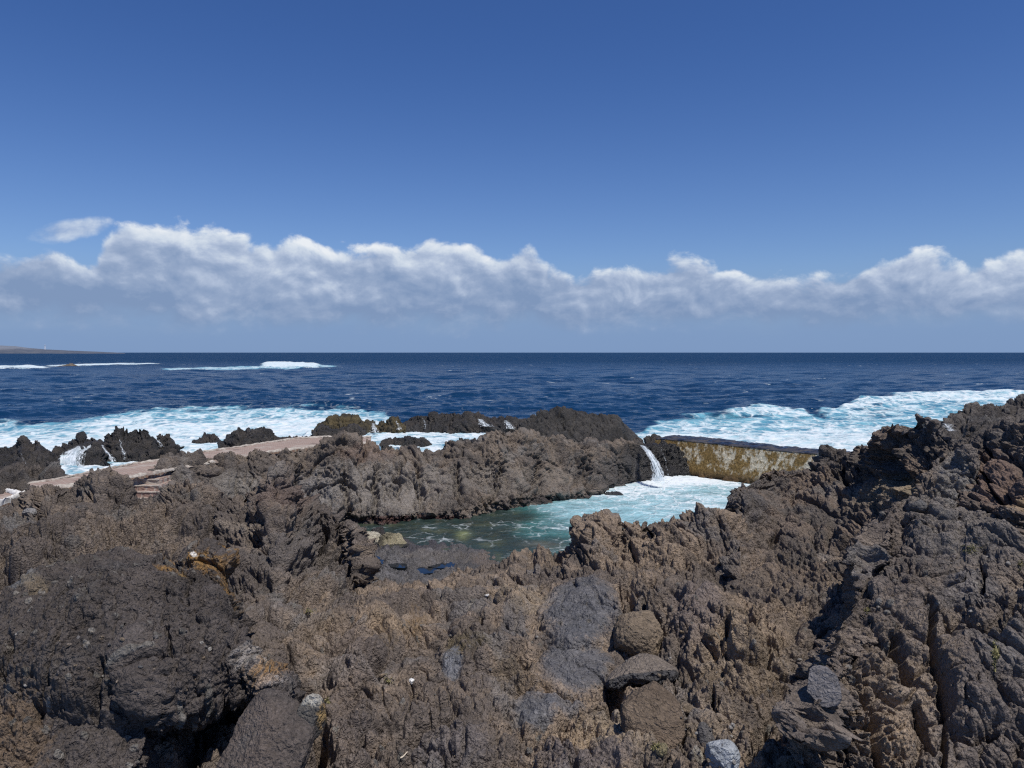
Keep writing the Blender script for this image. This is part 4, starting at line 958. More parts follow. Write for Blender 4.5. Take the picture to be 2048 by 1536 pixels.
rock('boulder', 1440, 1518, 'auto', 38, 35, 206, 'pale blue grey angular boulder at the bottom edge', 'boulder', col=((.34, .36, .38), (.25, .265, .28), (.38, .395, .41)), depth=.9, sub=6, planes=12, rough=.02, var=.18, facet=.5, box=3)
rock('boulder', 1640, 1372, 'auto', 36, 32, 207, 'smooth grey boulder lying at the foot of the dark cleft', 'boulder', col=((.115, .108, .108), (.09, .085, .085), (.115, .11, .11)), depth=.9, sub=6, planes=9, rough=.04, box=3, facet=.45, lean=.4)
rock('boulder', 1577, 1534, 'auto', 26, 20, 208, 'tan rounded rock at the bottom edge right of the pale boulder', 'boulder', col=((.19, .15, .105), (.13, .10, .08), (.17, .14, .1)), depth=.9, sub=5, planes=6, rough=.04)
rock('rock', 1412, 1480, 'auto', 17, 36, 209, 'narrow dark grey upright stone above the pale boulder', 'rock', col=((.085, .08, .078), (.065, .06, .058), (.09, .085, .082)), depth=.8, planes=7, rough=.05, rot=.25)
rock('rock', 1395, 1512, 'auto', 12, 20, 210, 'cream white stone left of the pale boulder', 'stone', col=((.5, .45, .36), (.35, .31, .25), (.45, .4, .33)), planes=8, rough=.03)
rock('rock', 1372, 1417, 'auto', 14, 11, 211, 'small tan cobble right of the upright block', 'stone', col=TANS, planes=3, rough=.03)
rock('rock', 1323, 1500, 'auto', 11, 15, 212, 'yellowish pebble below the upright block', 'stone', col=((.30, .25, .15), (.2, .17, .1), (.27, .23, .15)), planes=6, rot=-.7)
rock('rock', 824, 1363, 'auto', 7, 7, 213, 'white stone lying alone on the brown ground', 'stone', col=((.75, .74, .70), (.55, .53, .5), (.7, .7, .68)), planes=7, rough=.03, sub=4)
rock('rock', 974, 1191, 'auto', 5, 4, 214, 'tiny white stone behind the grey hump', 'stone', col=((.75, .74, .70), (.55, .53, .5), (.7, .7, .68)), planes=7, rough=.03, sub=4)
rock('boulder', 60, 1025, 'auto', 14, 9, 215, 'pale grey cobble resting on the left lava slope', 'boulder', col=((.20, .19, .175), (.15, .145, .14), (.21, .2, .19)), planes=4, rough=.03)
rock('boulder', 1836, 1012, 'auto', 17, 13, 216, 'rounded grey cobble on the dark grey mass', 'boulder', col=((.115, .11, .104), (.08, .076, .074), (.11, .105, .1)), planes=5, rough=.05)
rock('rock', 1420, 1268, 'auto', 10, 11, 217, 'brown knob of stone stuck in the streaked slope', 'stone', col=TANS, planes=4, rough=.05)
# dark faced slab: lens shaped, broken front
def slab():
    n, mrow = 220, 70
    D0 = min(h_.y for h_ in (drop(1250, 1330)[0], drop(1300, 1330)[0], drop(1340, 1345)[0], drop(1290, 1300)[0])) - .7
    tx = np.linspace(1209, 1359, n)
    topy = np.interp(tx, [1209, 1218, 1230, 1246, 1260, 1278, 1295, 1312, 1330, 1345, 1355, 1359], [1366, 1350, 1337, 1326, 1315, 1307, 1307, 1311, 1321, 1331, 1338, 1346])
    edge = np.interp(tx, [1209, 1218, 1230, 1245, 1262, 1285, 1310, 1335, 1352, 1359], [1367, 1360, 1356, 1350, 1346, 1346, 1342, 1340, 1340, 1347])
    bot = np.interp(tx, [1209, 1216, 1226, 1236, 1246, 1258, 1290, 1320, 1342, 1354, 1359], [1368, 1378, 1382, 1380, 1372, 1364, 1368, 1372, 1368, 1358, 1348])
    rows_ = []
    Dt = D0 + .42; 
    under = [(tx, bot + 2, D0 + .75), (tx, topy + 6, D0 + .62), (tx, topy, Dt), (tx, edge, D0), (tx, (edge + bot) / 2, D0 - .05), (tx, bot, D0 - .03), (tx, bot + 2, D0 + .75)]
    PYs = np.array([r[1] for r in under]); Ds = np.array([np.full(n, r[2]) for r in under])
    q = np.concatenate([np.linspace(0, 2, 24, endpoint=False), np.linspace(2, 3, 44, endpoint=False), np.linspace(3, 5, 56, endpoint=False), np.linspace(5, 6, 16)])
    py = np.array([[0]]); py = pchip(np.arange(7.), PYs, q); d = pchip(np.arange(7.), Ds, q)
    e = np.clip(np.minimum(np.arange(n), n - 1 - np.arange(n)) / 14.0, 0, 1) ** .5
    mid = Ds.mean(0)
    d = mid + (d - mid) * e
    P = np.stack([(tx - 1024) / F * d, d, HC - (py - HY) / F * d], -1)
    nr = P - P.mean(0, keepdims=True); nr /= np.linalg.norm(nr, axis=-1, keepdims=True) + 1e-6
    p = P.reshape(-1, 3).astype(f32)
    front = (sm(2.9, 3.1, q) * sm(6.0, 5.0, q))[:, None] * np.ones((1, n))
    dd = .016 * fbm(p / .3, 4, .5) + front.ravel() * (.05 * (np.abs(perlin(p / .13)) * 2 - .6) + .035 * fbm(p / .06, 3, .6))
    P = P.reshape(-1, 3) + nr.reshape(-1, 3) * (dd * np.repeat(e[None], len(q), 0).ravel())[:, None]
    f = front.ravel()[:, None]
    nz = fbm(p / .08, 4, .65)[:, None]
    c = (np.array((.215, .180, .148)) * (1 - f) + np.array((.085, .082, .082)) * f) * (1 + .3 * nz)
    o = mesh_obj('slab_rock', P, grid_faces(len(q), n), ROCK, attrs={'Col': c, 'wet': np.zeros(len(P))})
    tag(o, 'lens shaped slab with a dark broken front resting on the brown block', 'slab')
slab()

# small loose stones on the ground near the viewer
rng = np.random.RandomState(77)
protos = []
stone_spots = [(rng.uniform(640, 1600), rng.uniform(1220, 1530)) for _ in range(46)] + [(rng.uniform(1340, 1480), rng.uniform(1430, 1530)) for _ in range(22)] + [(rng.uniform(20, 420), rng.uniform(1240, 1400)) for _ in range(34)] + [(rng.uniform(1750, 2040), rng.uniform(1040, 1400)) for _ in range(16)]
for (a, b2) in stone_spots:
    loc, nrm, ob = drop(a, b2)
    if loc is None or loc.y > 19: continue
    if len(protos) < 7:
        k = len(protos)
        cc = [((.20, .19, .175), (.15, .14, .13), (.2, .19, .18)), TANS, ((.11, .10, .095), (.085, .08, .075), (.1, .1, .1)), ((.14, .11, .085), (.1, .085, .07), (.13, .12, .11))][k % 4]
        o = rock('small_stone', 1024, HY, 1.0, F, F * .75, 300 + k, 'x', 'stone', col=cc, sub=3, planes=5, rough=.05, depth=.85)
        o.location = (0, 0, 0); protos.append(o); o2 = o
    else:
        src = protos[rng.randint(len(protos))]
        o2 = src.copy(); COL.objects.link(o2)
    s = (2.0 + 4.5 * rng.rand() ** 2.2) / F * loc.y
    o2.scale = (s * rng.uniform(.8, 1.2), s, s * rng.uniform(.8, 1.1)); o2.location = loc + nrm * s * .25; o2.rotation_euler = (rng.rand() * .6, rng.rand() * .6, rng.rand() * 6.28)
    tag(o2, 'small rounded loose stone on the rough lava', 'stone', 'small stones scattered over the lava')

# ------------------------------------------------------------------ paved terrace and steps
def make_paving():
    m, nt, n, l = new_mat('terrace_paving'); b = NB(nt)
    p = b.pos()
    br = n.new('ShaderNodeTexBrick'); b.put(br.inputs['Vector'], b.mapping(p, (1, 1, 1)))
    br.inputs['Color1'].default_value = (.31, .21, .17, 1); br.inputs['Color2'].default_value = (.24, .165, .135, 1); br.inputs['Mortar'].default_value = (.36, .31, .26, 1)
    br.inputs['Scale'].default_value = 1.6; br.inputs['Mortar Size'].default_value = .035
    w = b.noise(p, 1.3, 6, .65)
    c = b.mix(b.maprange(w, .50, .68), br.outputs['Color'], (.38, .33, .28, 1))
    c = b.mix(b.maprange(b.noise(p, .8, 5, .6), .58, .7, 0, .7), c, (.11, .085, .075, 1))
    b.out(b.principled(Base_Color=c, Roughness=.85, Specular_IOR_Level=.2, Normal=b.bump(b.noise(p, 12, 5, .6), .5, .03)))
    return m
PAVE = make_paving()
MORT = simple_mat('pale_mortar', (.40, .36, .31), .9, 9, .3, .6, .04, .2, big=(2.5, (.24, .19, .16)))
WHITE = simple_mat('white_limewash', (.72, .71, .68), .85, 14, .12, .5, .02, .2, big=(4.0, (.5, .48, .44)))

def slabmesh(name, up, lo, z, thick, mat, parent=None, n=300, jit=.12):
    """paved slab between two edges seen in the photo, at height z, with a rough edge and real thickness"""
    pxs = np.linspace(max(up[0][0], lo[0][0]), min(up[-1][0], lo[-1][0]), n)
    u = np.interp(pxs, [a[0] for a in up], [a[1] for a in up]); w = np.interp(pxs, [a[0] for a in lo], [a[1] for a in lo])
    rows_ = []
    M = 26
    Du = (HC - z) * F / (u - HY); Dl = (HC - z) * F / (w - HY)
    for t in np.linspace(0, 1, M):
        D = Du * (1 - t) + Dl * t
        pxw = pxs
        rows_.append(np.stack([(pxw - 1024) / F * D, D, np.full(n, z)], -1))
    P = np.array(rows_)
    q = P.reshape(-1, 3).astype(f32)
    P[..., 2] += (.035 * fbm(q / .8, 4, .55)).reshape(P.shape[:2])
    P[0, :, 1] += jit * fbm(P[0].astype(f32) / .5, 3, .6) * 2; P[-1, :, 1] += jit * fbm(P[-1].astype(f32) / .5, 3, .6) * 2
    for rr_ in (P[0].copy(), P[-1].copy()): pass
    top = P[0].copy(); top[:, 2] -= thick; bot = P[-1].copy(); bot[:, 2] -= thick
    P = np.concatenate([top[None], P[0][None], P, P[-1][None], bot[None], top[None]], 0)
    return mesh_obj(name, P.reshape(-1, 3), grid_faces(P.shape[0], n), mat, parent, smooth=False)

tr = tag(empty('paved_terrace', W(430, 915, 33)), 'long pinkish paved terrace with steps running between the sea rocks and the lava ridge', 'terrace')
def loc_child(o):   # keep world placement under an empty
    o.matrix_parent_inverse = o.parent.matrix_basis.inverted(); return o
bpy.context.view_layer.update()
upE = [(60, 964), (116, 957), (150, 950), (185, 943), (230, 934), (273, 925), (342, 916), (410, 902), (478, 893), (547, 882), (598, 875), (670, 872), (742, 873)]
loE = [(60, 985), (116, 975), (181, 966), (240, 956), (308, 946), (369, 934), (472, 917), (547, 902), (600, 896), (649, 889), (742, 886)]
loc_child(slabmesh('paving', upE, loE, 2.5, .9, PAVE, tr))
upM = [(x, y - 1.0) for (x, y) in upE]; 
def kerb_strip(line, z, w, h, mat, name, parent, seedv, n=400):
    pxs = np.linspace(line[0][0], line[-1][0], n); y = np.interp(pxs, [a[0] for a in line], [a[1] for a in line])
    D = (HC - z) * F / (y - HY)
    c = np.stack([(pxs - 1024) / F * D, D, np.full(n, z)], -1)
    K = 12; rows_ = []
    for k in range(K + 1):
        t = math.pi * k / K
        r = c.copy(); r[:, 1] += -w * math.cos(t); r[:, 2] += h * math.sin(t) - .02
        rows_.append(r)
    P = np.array(rows_); q = P.reshape(-1, 3).astype(f32)
    P[..., 2] += (h * .9 * fbm(q / .35 + seedv, 4, .6)).reshape(P.shape[:2]); P[..., 1] += (w * .6 * fbm(q / .5 + seedv + 9, 4, .6)).reshape(P.shape[:2])
    return mesh_obj(name, P.reshape(-1, 3), grid_faces(K + 1, n), mat, parent)
loc_child(kerb_strip([(x, y + .5) for (x, y) in loE], 2.52, .22, .10, MORT, 'mortar_edge', tr, 3))
loc_child(kerb_strip([(x, y + 1) for (x, y) in upE], 2.52, .16, .07, MORT, 'mortar_edge', tr, 13))
# steps
for k in range(5):
    z0 = 2.5 - .17 * (k + 1); D0 = 28.9 - .62 - .34 * k
    bm = bmesh.new()
    x0, x1 = (238 - 1024) / F * D0, (318 - 1024) / F * D0
    yb = 30.2 - .02 * k; yf = D0
    if k == 4: yf = D0 - 2.2
    r = bmesh.ops.create_cube(bm, size=1)
    bmesh.ops.scale(bm, vec=(x1 - x0, yb - yf, .6), verts=r['verts']); bmesh.ops.translate(bm, vec=((x0 + x1) / 2, (yb + yf) / 2, z0 - .3), verts=r['verts'])
    bmesh.ops.bevel(bm, geom=bm.edges[:], offset=.03, segments=2, affect='EDGES')
    bmesh.ops.subdivide_edges(bm, edges=[e_ for e_ in bm.edges if e_.calc_length() > .3], cuts=14, use_grid_fill=True)
    vv = np.array([v_.co for v_ in bm.verts]); nz_ = fbm(vv.astype(f32) / .35, 4, .6); nz2_ = fbm(vv.astype(f32) / .3 + 9, 4, .6)
    for v_, a_, b2_ in zip(bm.verts, nz_, nz2_): v_.co.z += .05 * a_; v_.co.y += .07 * b2_; v_.co.x += .08 * b2_
    st = loc_child(bm_obj('step' if k < 4 else 'landing', bm, PAVE, tr))
    if k < 4:
        bm = bmesh.new(); r = bmesh.ops.create_cube(bm, size=1)
        bmesh.ops.scale(bm, vec=(x1 - x0 - .02, .07, .045), verts=r['verts']); bmesh.ops.translate(bm, vec=((x0 + x1) / 2, yf + .015, z0 - .004), verts=r['verts'])
        bmesh.ops.bevel(bm, geom=bm.edges[:], offset=.01, segments=1, affect='EDGES')
        ns = bm_obj('nosing', bm, MORT, st); ns.matrix_parent_inverse = (tr.matrix_basis).inverted() if False else ns.matrix_parent_inverse
        ns.matrix_parent_inverse = (st.parent.matrix_basis @ st.matrix_parent_inverse @ st.matrix_basis).inverted()

# white-edged platform at the left edge
pf = tag(empty('paved_platform', W(0, 990, 26)), 'paved platform corner with a rough white kerb at the left edge', 'platform')
bpy.context.view_layer.update()
loc_child(slabmesh('paving', [(-220, 955), (0, 976), (14, 981), (46, 988)], [(-220, 1050), (0, 1008), (20, 1001), (46, 990)], 2.1, .7, PAVE, pf, n=160))
def kerb3(line, z, w, h, name, parent, s): return loc_child(kerb_strip(line, z, w, h, WHITE, name, parent, s, n=160))
kerb3([(-220, 1052), (0, 1009), (12, 1006), (24, 1000), (48, 989)], 2.14, .22, .17, 'kerb', pf, 4)
kerb3([(-220, 953), (0, 975), (14, 980), (30, 986), (48, 988)], 2.14, .12, .10, 'kerb', pf, 5)

# ------------------------------------------------------------------ pool wall
def make_wall_mat():
    m, nt, n, l = new_mat('stained_concrete'); b = NB(nt)
    p = b.pos(); g = n.new('ShaderNodeSeparateXYZ'); l.new(p, g.inputs[0]); z = g.outputs[2]
    n1 = b.noise(p, 1.1, 8, .68, .4); n2 = b.noise(b.mapping(p, (3, 3, 1.2)), 1.5, 8, .7); n3 = b.noise(p, 9, 6, .7)
    cream = b.mix(b.maprange(n3, .3, .7), (.44, .38, .26, 1), (.66, .60, .47, 1))
    brown = b.mix(b.maprange(n3, .3, .7), (.09, .056, .018, 1), (.27, .175, .06, 1))
    t = b.math('ADD', b.math('ADD', b.math('MULTIPLY', n1, .8), b.math('MULTIPLY', n2, .55)), b.math('MULTIPLY', b.math('SUBTRACT', g.outputs[0], 13.0), -.016))
    c = b.mix(b.maprange(t, .58, .71), cream, brown)
    drip = b.noise(b.mapping(p, (5, 5, .5)), 1.2, 5, .6)
    c = b.mix(b.maprange(drip, .56, .7, 0, .55), c, (.17, .11, .04, 1))
    c = b.mix(b.maprange(b.math('ADD', z, b.math('MULTIPLY', n1, .4)), .75, .25), c, (.10, .06, .028, 1))
    c = b.mix(b.maprange(n3, .60, .72, 0, .7), c, (.42, .37, .27, 1))
    b.out(b.principled(Base_Color=c, Roughness=.8, Specular_IOR_Level=.25, Normal=b.bump(b.math('ADD', n3, n2), .9, .06)))
    return m
WALLM = make_wall_mat()
m_, nt_, n_, l_ = new_mat('wet_wall_top'); b_ = NB(nt_)
p_ = b_.pos(); q_ = b_.noise(p_, 1.3, 7, .65)
b_.out(b_.principled(Base_Color=b_.mix(b_.maprange(q_, .4, .62), (.016, .015, .014, 1), (.055, .05, .05, 1)), Roughness=b_.maprange(q_, .35, .6, .1, .55), Specular_IOR_Level=.6, Normal=b_.bump(b_.noise(p_, 3, 6, .6), .5, .06)))
WETTOP = m_
def build_wall():
    root = tag(empty('pool_wall', (12, 42, 0)), 'stained cream and brown concrete wall with a wet dark top closing off the pool from the sea', 'sea wall')
    bpy.context.view_layer.update()
    A = np.array([8.6, 46.1]); B = np.array([19.2, 35.6]); n = 500
    t = np.linspace(0, 1, n)
    base = A[None] * (1 - t[:, None]) + B[None] * t[:, None]
    dirv = (B - A) / np.linalg.norm(B - A); out = np.array([-dirv[1], dirv[0]]) * -1   # to the pool side
    if out[1] > 0: out = -out
    zt = 1.85 + .03 * np.sin(t * 9)
    M = 90; P = []
    for s in np.linspace(-.6, 1, M):
        z = np.where(s < 0, s * np.ones(n), s * zt)
        off = .75 * (1 - max(s, 0))
        P.append(np.stack([base[:, 0] + out[0] * off, base[:, 1] + out[1] * off, z], -1))
    P = np.array(P); q = P.reshape(-1, 3).astype(f32)
    d = .05 * fbm(q / .9, 5, .6) + .03 * fbm(q / .12, 3, .6)
    d -= .22 * np.exp(-((q[:, 2] - .02) / .14) ** 2) * sm(-.1, .3, fbm(q / .55 + 3, 3, .5))
    fade = np.repeat(np.clip(np.linspace(16, 0, M), 0, 1)[:, None], n, 1).ravel()
    P = q + (d * fade)[:, None] * np.array([out[0], out[1], 0])
    loc_child(mesh_obj('wall_face', P, grid_faces(M, n), WALLM, root))
    th = 2.5 * (1 - t) + 1.8 * t; K = 30; P = []
    for s in np.linspace(0, 1, K):
        P.append(np.stack([base[:, 0] - out[0] * th * s, base[:, 1] - out[1] * th * s, zt + .004 + .05 * math.sin(s * math.pi)], -1))
    bk = P[-1].copy(); bk[:, 2] = -.8
    P.append(bk); P = np.array(P); q = P.reshape(-1, 3).astype(f32)
    P[1:K, :, 2] += (.14 * fbm(q / .8, 5, .6)).reshape(P.shape[:2])[1:K]
    P[0, :, 2] += (.09 * fbm(q / .7, 5, .65)).reshape(P.shape[:2])[0]
    f = P[0].copy(); f[:, 0] += out[0] * .03; f[:, 1] += out[1] * .03; f[:, 2] -= .02 + .10 * np.abs(fbm(f.astype(f32) / .5, 4, .6))
    f2 = P[0].copy(); f2[:, 0] += out[0] * .03; f2[:, 1] += out[1] * .03
    P = np.concatenate([f[None], f2[None], P], 0)
    loc_child(mesh_obj('wall_top', P.reshape(-1, 3), grid_faces(P.shape[0], n), WETTOP, root))
    # band of bare plaster along the right part of the face
    return root
build_wall()

# ------------------------------------------------------------------ white water: cascades and wash
def cascade(name, pts, label, seed, cat='cascade', dens=.62, group='cascades over the sea rocks', bulge=.08):
    """pts: (px, py, D, half width px) down the fall"""
    n = 90; K = 22
    a = np.array(pts, float); t0 = np.linspace(0, 1, len(a)); t = np.linspace(0, 1, n)
    px, py, D, hw = [np.interp(t, t0, a[:, k]) for k in range(4)]
    s = np.linspace(-1, 1, K)
    PXm = px[:, None] + hw[:, None] * s[None]; PYm = py[:, None] + 0 * s[None]
    Dm = D[:, None] - bulge * (1 - s[None] ** 2)
    P = np.stack([(PXm - 1024) / F * Dm, Dm, HC - (PYm - HY) / F * Dm], -1)
    q = P.reshape(-1, 3).astype(f32)
    P = q + .05 * np.stack([perlin(q / .3 + seed), perlin(q / .3 + seed + 9), perlin(q / .3 + seed + 19)], 1)
    de = dens + .22 * (1 - np.abs(s)[None] ** 1.5) * np.ones((n, 1)) - .12
    back = P.reshape(n, K, 3).copy(); back[..., 1] += .05
    P2 = np.concatenate([P, back.reshape(-1, 3)]); fcs = np.concatenate([grid_faces(n, K), grid_faces(n, K)[:, ::-1] + n * K])
    al = np.repeat((t * 2.5)[:, None], K, 1).ravel(); ac = np.repeat(s[None] * hw.mean() / 14.0, n, 0).ravel() + seed
    o = mesh_obj(name, P2, fcs, SPRAY, attrs={'along': np.tile(al, 2), 'across': np.tile(ac, 2), 'dens': np.tile(de.ravel(), 2)})
    return tag(o, label, cat, group)
cascade('waterfall', [(1284, 891, 42.4, 5), (1290, 896, 41.7, 7), (1300, 908, 40.7, 8), (1308, 922, 40.1, 9), (1313, 936, 39.9, 11), (1317, 950, 39.7, 14), (1318, 962, 39.6, 20)], 'main white waterfall pouring over the dark rock lip into the turquoise pool', 5, 'waterfall', .75, 'waterfalls into the pool')
cascade('waterfall', [(1322, 897, 42.5, 1.5), (1330, 915, 41.2, 2), (1334, 935, 40.6, 3), (1338, 953, 40.4, 6)], 'thin trickle just right of the main waterfall into the pool', 6, 'waterfall', .55, 'waterfalls into the pool')
cascade('waterfall', [(1356, 898, 43, 2), (1358, 920, 41.9, 4), (1360, 945, 41.3, 6)], 'faint thread of water near the brown wall', 7, 'waterfall', .33, 'waterfalls into the pool')
cascade('cascade', [(186, 888, 46.2, 12), (170, 893, 45.8, 20), (150, 903, 45.2, 24), (143, 915, 44.8, 26), (142, 930, 44.5, 27), (146, 946, 44.2, 30)], 'broad white cascade beside the rounded black block', 8, dens=.74)
cascade('cascade', [(203, 890, 45.6, 3), (210, 900, 45.3, 3.5), (220, 912, 45, 6), (226, 922, 44.6, 10)], 'narrow cascade between the rounded block and the square rock', 9, dens=.66)
cascade('cascade', [(238, 878, 46.3, 2.5), (242, 893, 45.8, 3.5), (247, 906, 45.3, 7), (250, 919, 45.0, 12)], 'split cascade down the middle of the square rock', 10, dens=.60)
cascade('cascade', [(310, 870, 47.5, 3), (316, 882, 47, 5), (322, 893, 46.5, 9)], 'white trickle right of the square rock', 11, dens=.6)
cascade('cascade', [(1160, 862, 55, 22), (1163, 870, 54.5, 28), (1166, 877, 54, 32)], 'white fringe of water at the foot of the largest sea rock', 12, dens=.45)
cascade('cascade', [(1848, 845, 16.2, 1.2), (1850, 852, 16, 2.2), (1852, 858, 15.9, 1.5)], 'tiny white water streak on the peak at right', 13, dens=.6)
cascade('cascade', [(1895, 848, 36, 18), (1897, 855, 35.6, 16), (1905, 862, 35.2, 14)], 'small cascade between the rocks near the right edge', 14, dens=.62)

RG = 'trickles of water over the reef behind the ridge'
cascade('cascade', [(792, 842, 60.4, 4), (796, 850, 59.6, 6), (800, 860, 58.9, 9)], 'white trickle at the right side of the peaked yellowish rock', 15, dens=.6, group=RG)
cascade('cascade', [(846, 836, 60.8, 3), (850, 846, 60.0, 5), (848, 858, 59.2, 10)], 'white trickle on the left hump of the long reef rock', 16, dens=.56, group=RG)
cascade('cascade', [(958, 838, 60.8, 5), (966, 846, 60.2, 10), (975, 853, 59.4, 18)], 'broad white spill over the low right end of the long reef rock', 17, dens=.68, group=RG)
cascade('cascade', [(1012, 842, 60.8, 6), (1018, 850, 60.0, 10), (1022, 858, 59.2, 15)], 'white spill between the long reef rock and the largest sea rock', 18, dens=.66, group=RG)
cascade('cascade', [(746, 846, 60.6, 4), (748, 855, 59.6, 8), (750, 864, 58.4, 14)], 'white spill through the gap right of the yellowish ledge', 19, dens=.66, group=RG)
cascade('cascade', [(40, 905, 44.5, 2), (46, 918, 44.1, 4), (50, 930, 43.7, 7)], 'faint white trickle on the two horned black rock', 20, dens=.55)
def wash(name, up, lo, z, label, seed, amp=.16, foam=.66):
    pxs = np.linspace(max(up[0][0], lo[0][0]), min(up[-1][0], lo[-1][0]), 420); M = 90
    u = np.interp(pxs, [a[0] for a in up], [a[1] for a in up]); w = np.interp(pxs, [a[0] for a in lo], [a[1] for a in lo])
    t = np.linspace(0, 1, M)[:, None]
    PYm = u[None] * (1 - t) + w[None] * t
    Z = z if not callable(z) else z(pxs[None], PYm)
    D = (HC - Z) * F / (PYm - HY)
    P = np.stack([(pxs[None] - 1024) / F * D, D, Z + 0 * D], -1); q = P.reshape(-1, 3).astype(f32)
    q[:, 2] += amp * fbm(q / .7 + seed, 5, .6)
    fm = np.full(len(q), foam) + .35 * fbm(q / 1.5 + seed, 4, .55)
    sk = q.reshape(M, -1, 3)[-1].copy(); sk[:, 2] -= .5
    q = np.concatenate([q, sk]); fm = np.concatenate([fm, fm[-len(sk):]])
    o = mesh_obj(name, q, grid_faces(M + 1, len(pxs)), SEA, attrs={'foam': fm, 'aqua': np.ones(len(q)), 'caps': np.zeros(len(q)), 'far': np.zeros(len(q))})
    return tag(o, label, 'water', kind='structure')
wash('surf_wash', [(720, 852), (800, 848), (850, 852), (940, 842), (985, 838), (1060, 842)], [(720, 878), (760, 890), (830, 900), (900, 905), (1000, 880), (1060, 870)], .75, 'white foaming wash on the reef behind the brown ridge', 3)
wash('surf_wash', [(120, 905), (200, 905), (300, 898), (380, 888), (460, 884)], [(120, 955), (200, 944), (300, 930), (380, 920), (460, 904)], .45, 'white wash between the sea rocks and the terrace', 7, foam=.62)

# ------------------------------------------------------------------ headland and lighthouse
def headland():
    Dh = 5200; pxs = np.linspace(-420, 250, 700)
    cy = np.interp(pxs, [-420, -200, 0, 31, 60, 90, 137, 195, 232, 250], [680, 686, 691, 692.5, 696, 698.8, 701, 703.4, 705, 706.2])
    rows_ = []
    for k, (t, dd) in enumerate(((-.3, 900), (.55, 520), (1, 260), (.92, 120), (.5, 30), (.22, 0), (-.15, -25))):
        D = Dh + dd; z = np.maximum((HY - cy) / F * (Dh + 260) + HC, 0)
        zz = z * t - (8 if t < 0 else 0)
        rows_.append(np.stack([(pxs - 1024) / F * D, np.full(len(pxs), D), zz], -1))
    P = np.array(rows_)
    P = pchip(np.arange(7.), P.reshape(7, -1), np.linspace(0, 6, 70)).reshape(70, -1, 3)
    q = P.reshape(-1, 3).astype(f32); q[:, 2] += 2.2 * fbm(q / 60, 5, .6) * np.clip(q[:, 2] / 8, 0, 1)
    c1, c2, c3 = np.array((.085, .10, .13)), np.array((.115, .125, .148)), np.array((.19, .21, .245))  # distance haze is painted into these colours: bluer and paler than the land itself
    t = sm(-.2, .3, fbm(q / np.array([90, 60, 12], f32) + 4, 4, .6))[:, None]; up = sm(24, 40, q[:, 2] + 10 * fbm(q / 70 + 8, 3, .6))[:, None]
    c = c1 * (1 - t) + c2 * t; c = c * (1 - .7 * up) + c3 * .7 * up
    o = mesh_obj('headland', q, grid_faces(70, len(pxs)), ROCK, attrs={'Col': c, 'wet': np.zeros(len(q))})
    tag(o, 'low grey brown headland on the horizon at the far left', 'headland', kind='structure')
    # lighthouse
    base = W(90, 700.5, 5380); base[2] = 22
    root = tag(empty('lighthouse', base), 'slim white lighthouse tower standing on the far headland', 'lighthouse')
    wm = simple_mat('lighthouse_white', (.72, .74, .78), .7, .2, .05, .0, .01)
    gm = simple_mat('lantern_glass', (.25, .28, .32), .2, .2, .05, .0, .01)
    def cyl(name, r0, r1, z0, z1, mat):
        bm = bmesh.new(); bmesh.ops.create_cone(bm, cap_ends=True, segments=20, radius1=r0, radius2=r1, depth=z1 - z0)
        bmesh.ops.translate(bm, vec=(0, 0, (z0 + z1) / 2), verts=bm.verts); return bm_obj(name, bm, mat, root)
    cyl('plinth', 7, 6.5, -4, 4, wm); cyl('tower', 3.4, 2.7, 4, 33, wm); cyl('gallery', 4.2, 4.2, 33.05, 34.6, wm); cyl('lantern', 2.2, 2.2, 34.65, 38, gm); cyl('lantern_roof', 2.8, .3, 38.05, 40.5, wm)
    # scattered pale farm buildings
    for i, (px, zz, w, lb) in enumerate(((14, 41, 34, 'long pale farm building on the skyline at the left edge'), (36, 39, 22, 'small pale building on the skyline nearer the lighthouse'))):
        b0 = W(px, 692, 5440); r2 = tag(empty('farm_building', (b0[0], 5440, zz - 3)), lb, 'building', 'pale buildings on the headland')
        bm = bmesh.new(); r = bmesh.ops.create_cube(bm, size=1); bmesh.ops.scale(bm, vec=(w, 12, 6), verts=r['verts']); bmesh.ops.translate(bm, vec=(0, 0, 3), verts=r['verts']); bm_obj('wall', bm, wm, r2)
        bm = bmesh.new(); vs = [bm.verts.new(v) for v in ((-w / 2 - 1, -7, 6.1), (w / 2 + 1, -7, 6.1), (w / 2 + 1, 7, 6.1), (-w / 2 - 1, 7, 6.1), (-w / 2, 0, 9), (w / 2, 0, 9))]
        for f_ in ((0, 1, 5, 4), (2, 3, 4, 5), (0, 4, 3), (1, 2, 5), (3, 2, 1, 0)): bm.faces.new([vs[k] for k in f_])
        bm_obj('roof', bm, wm, r2)
headland()

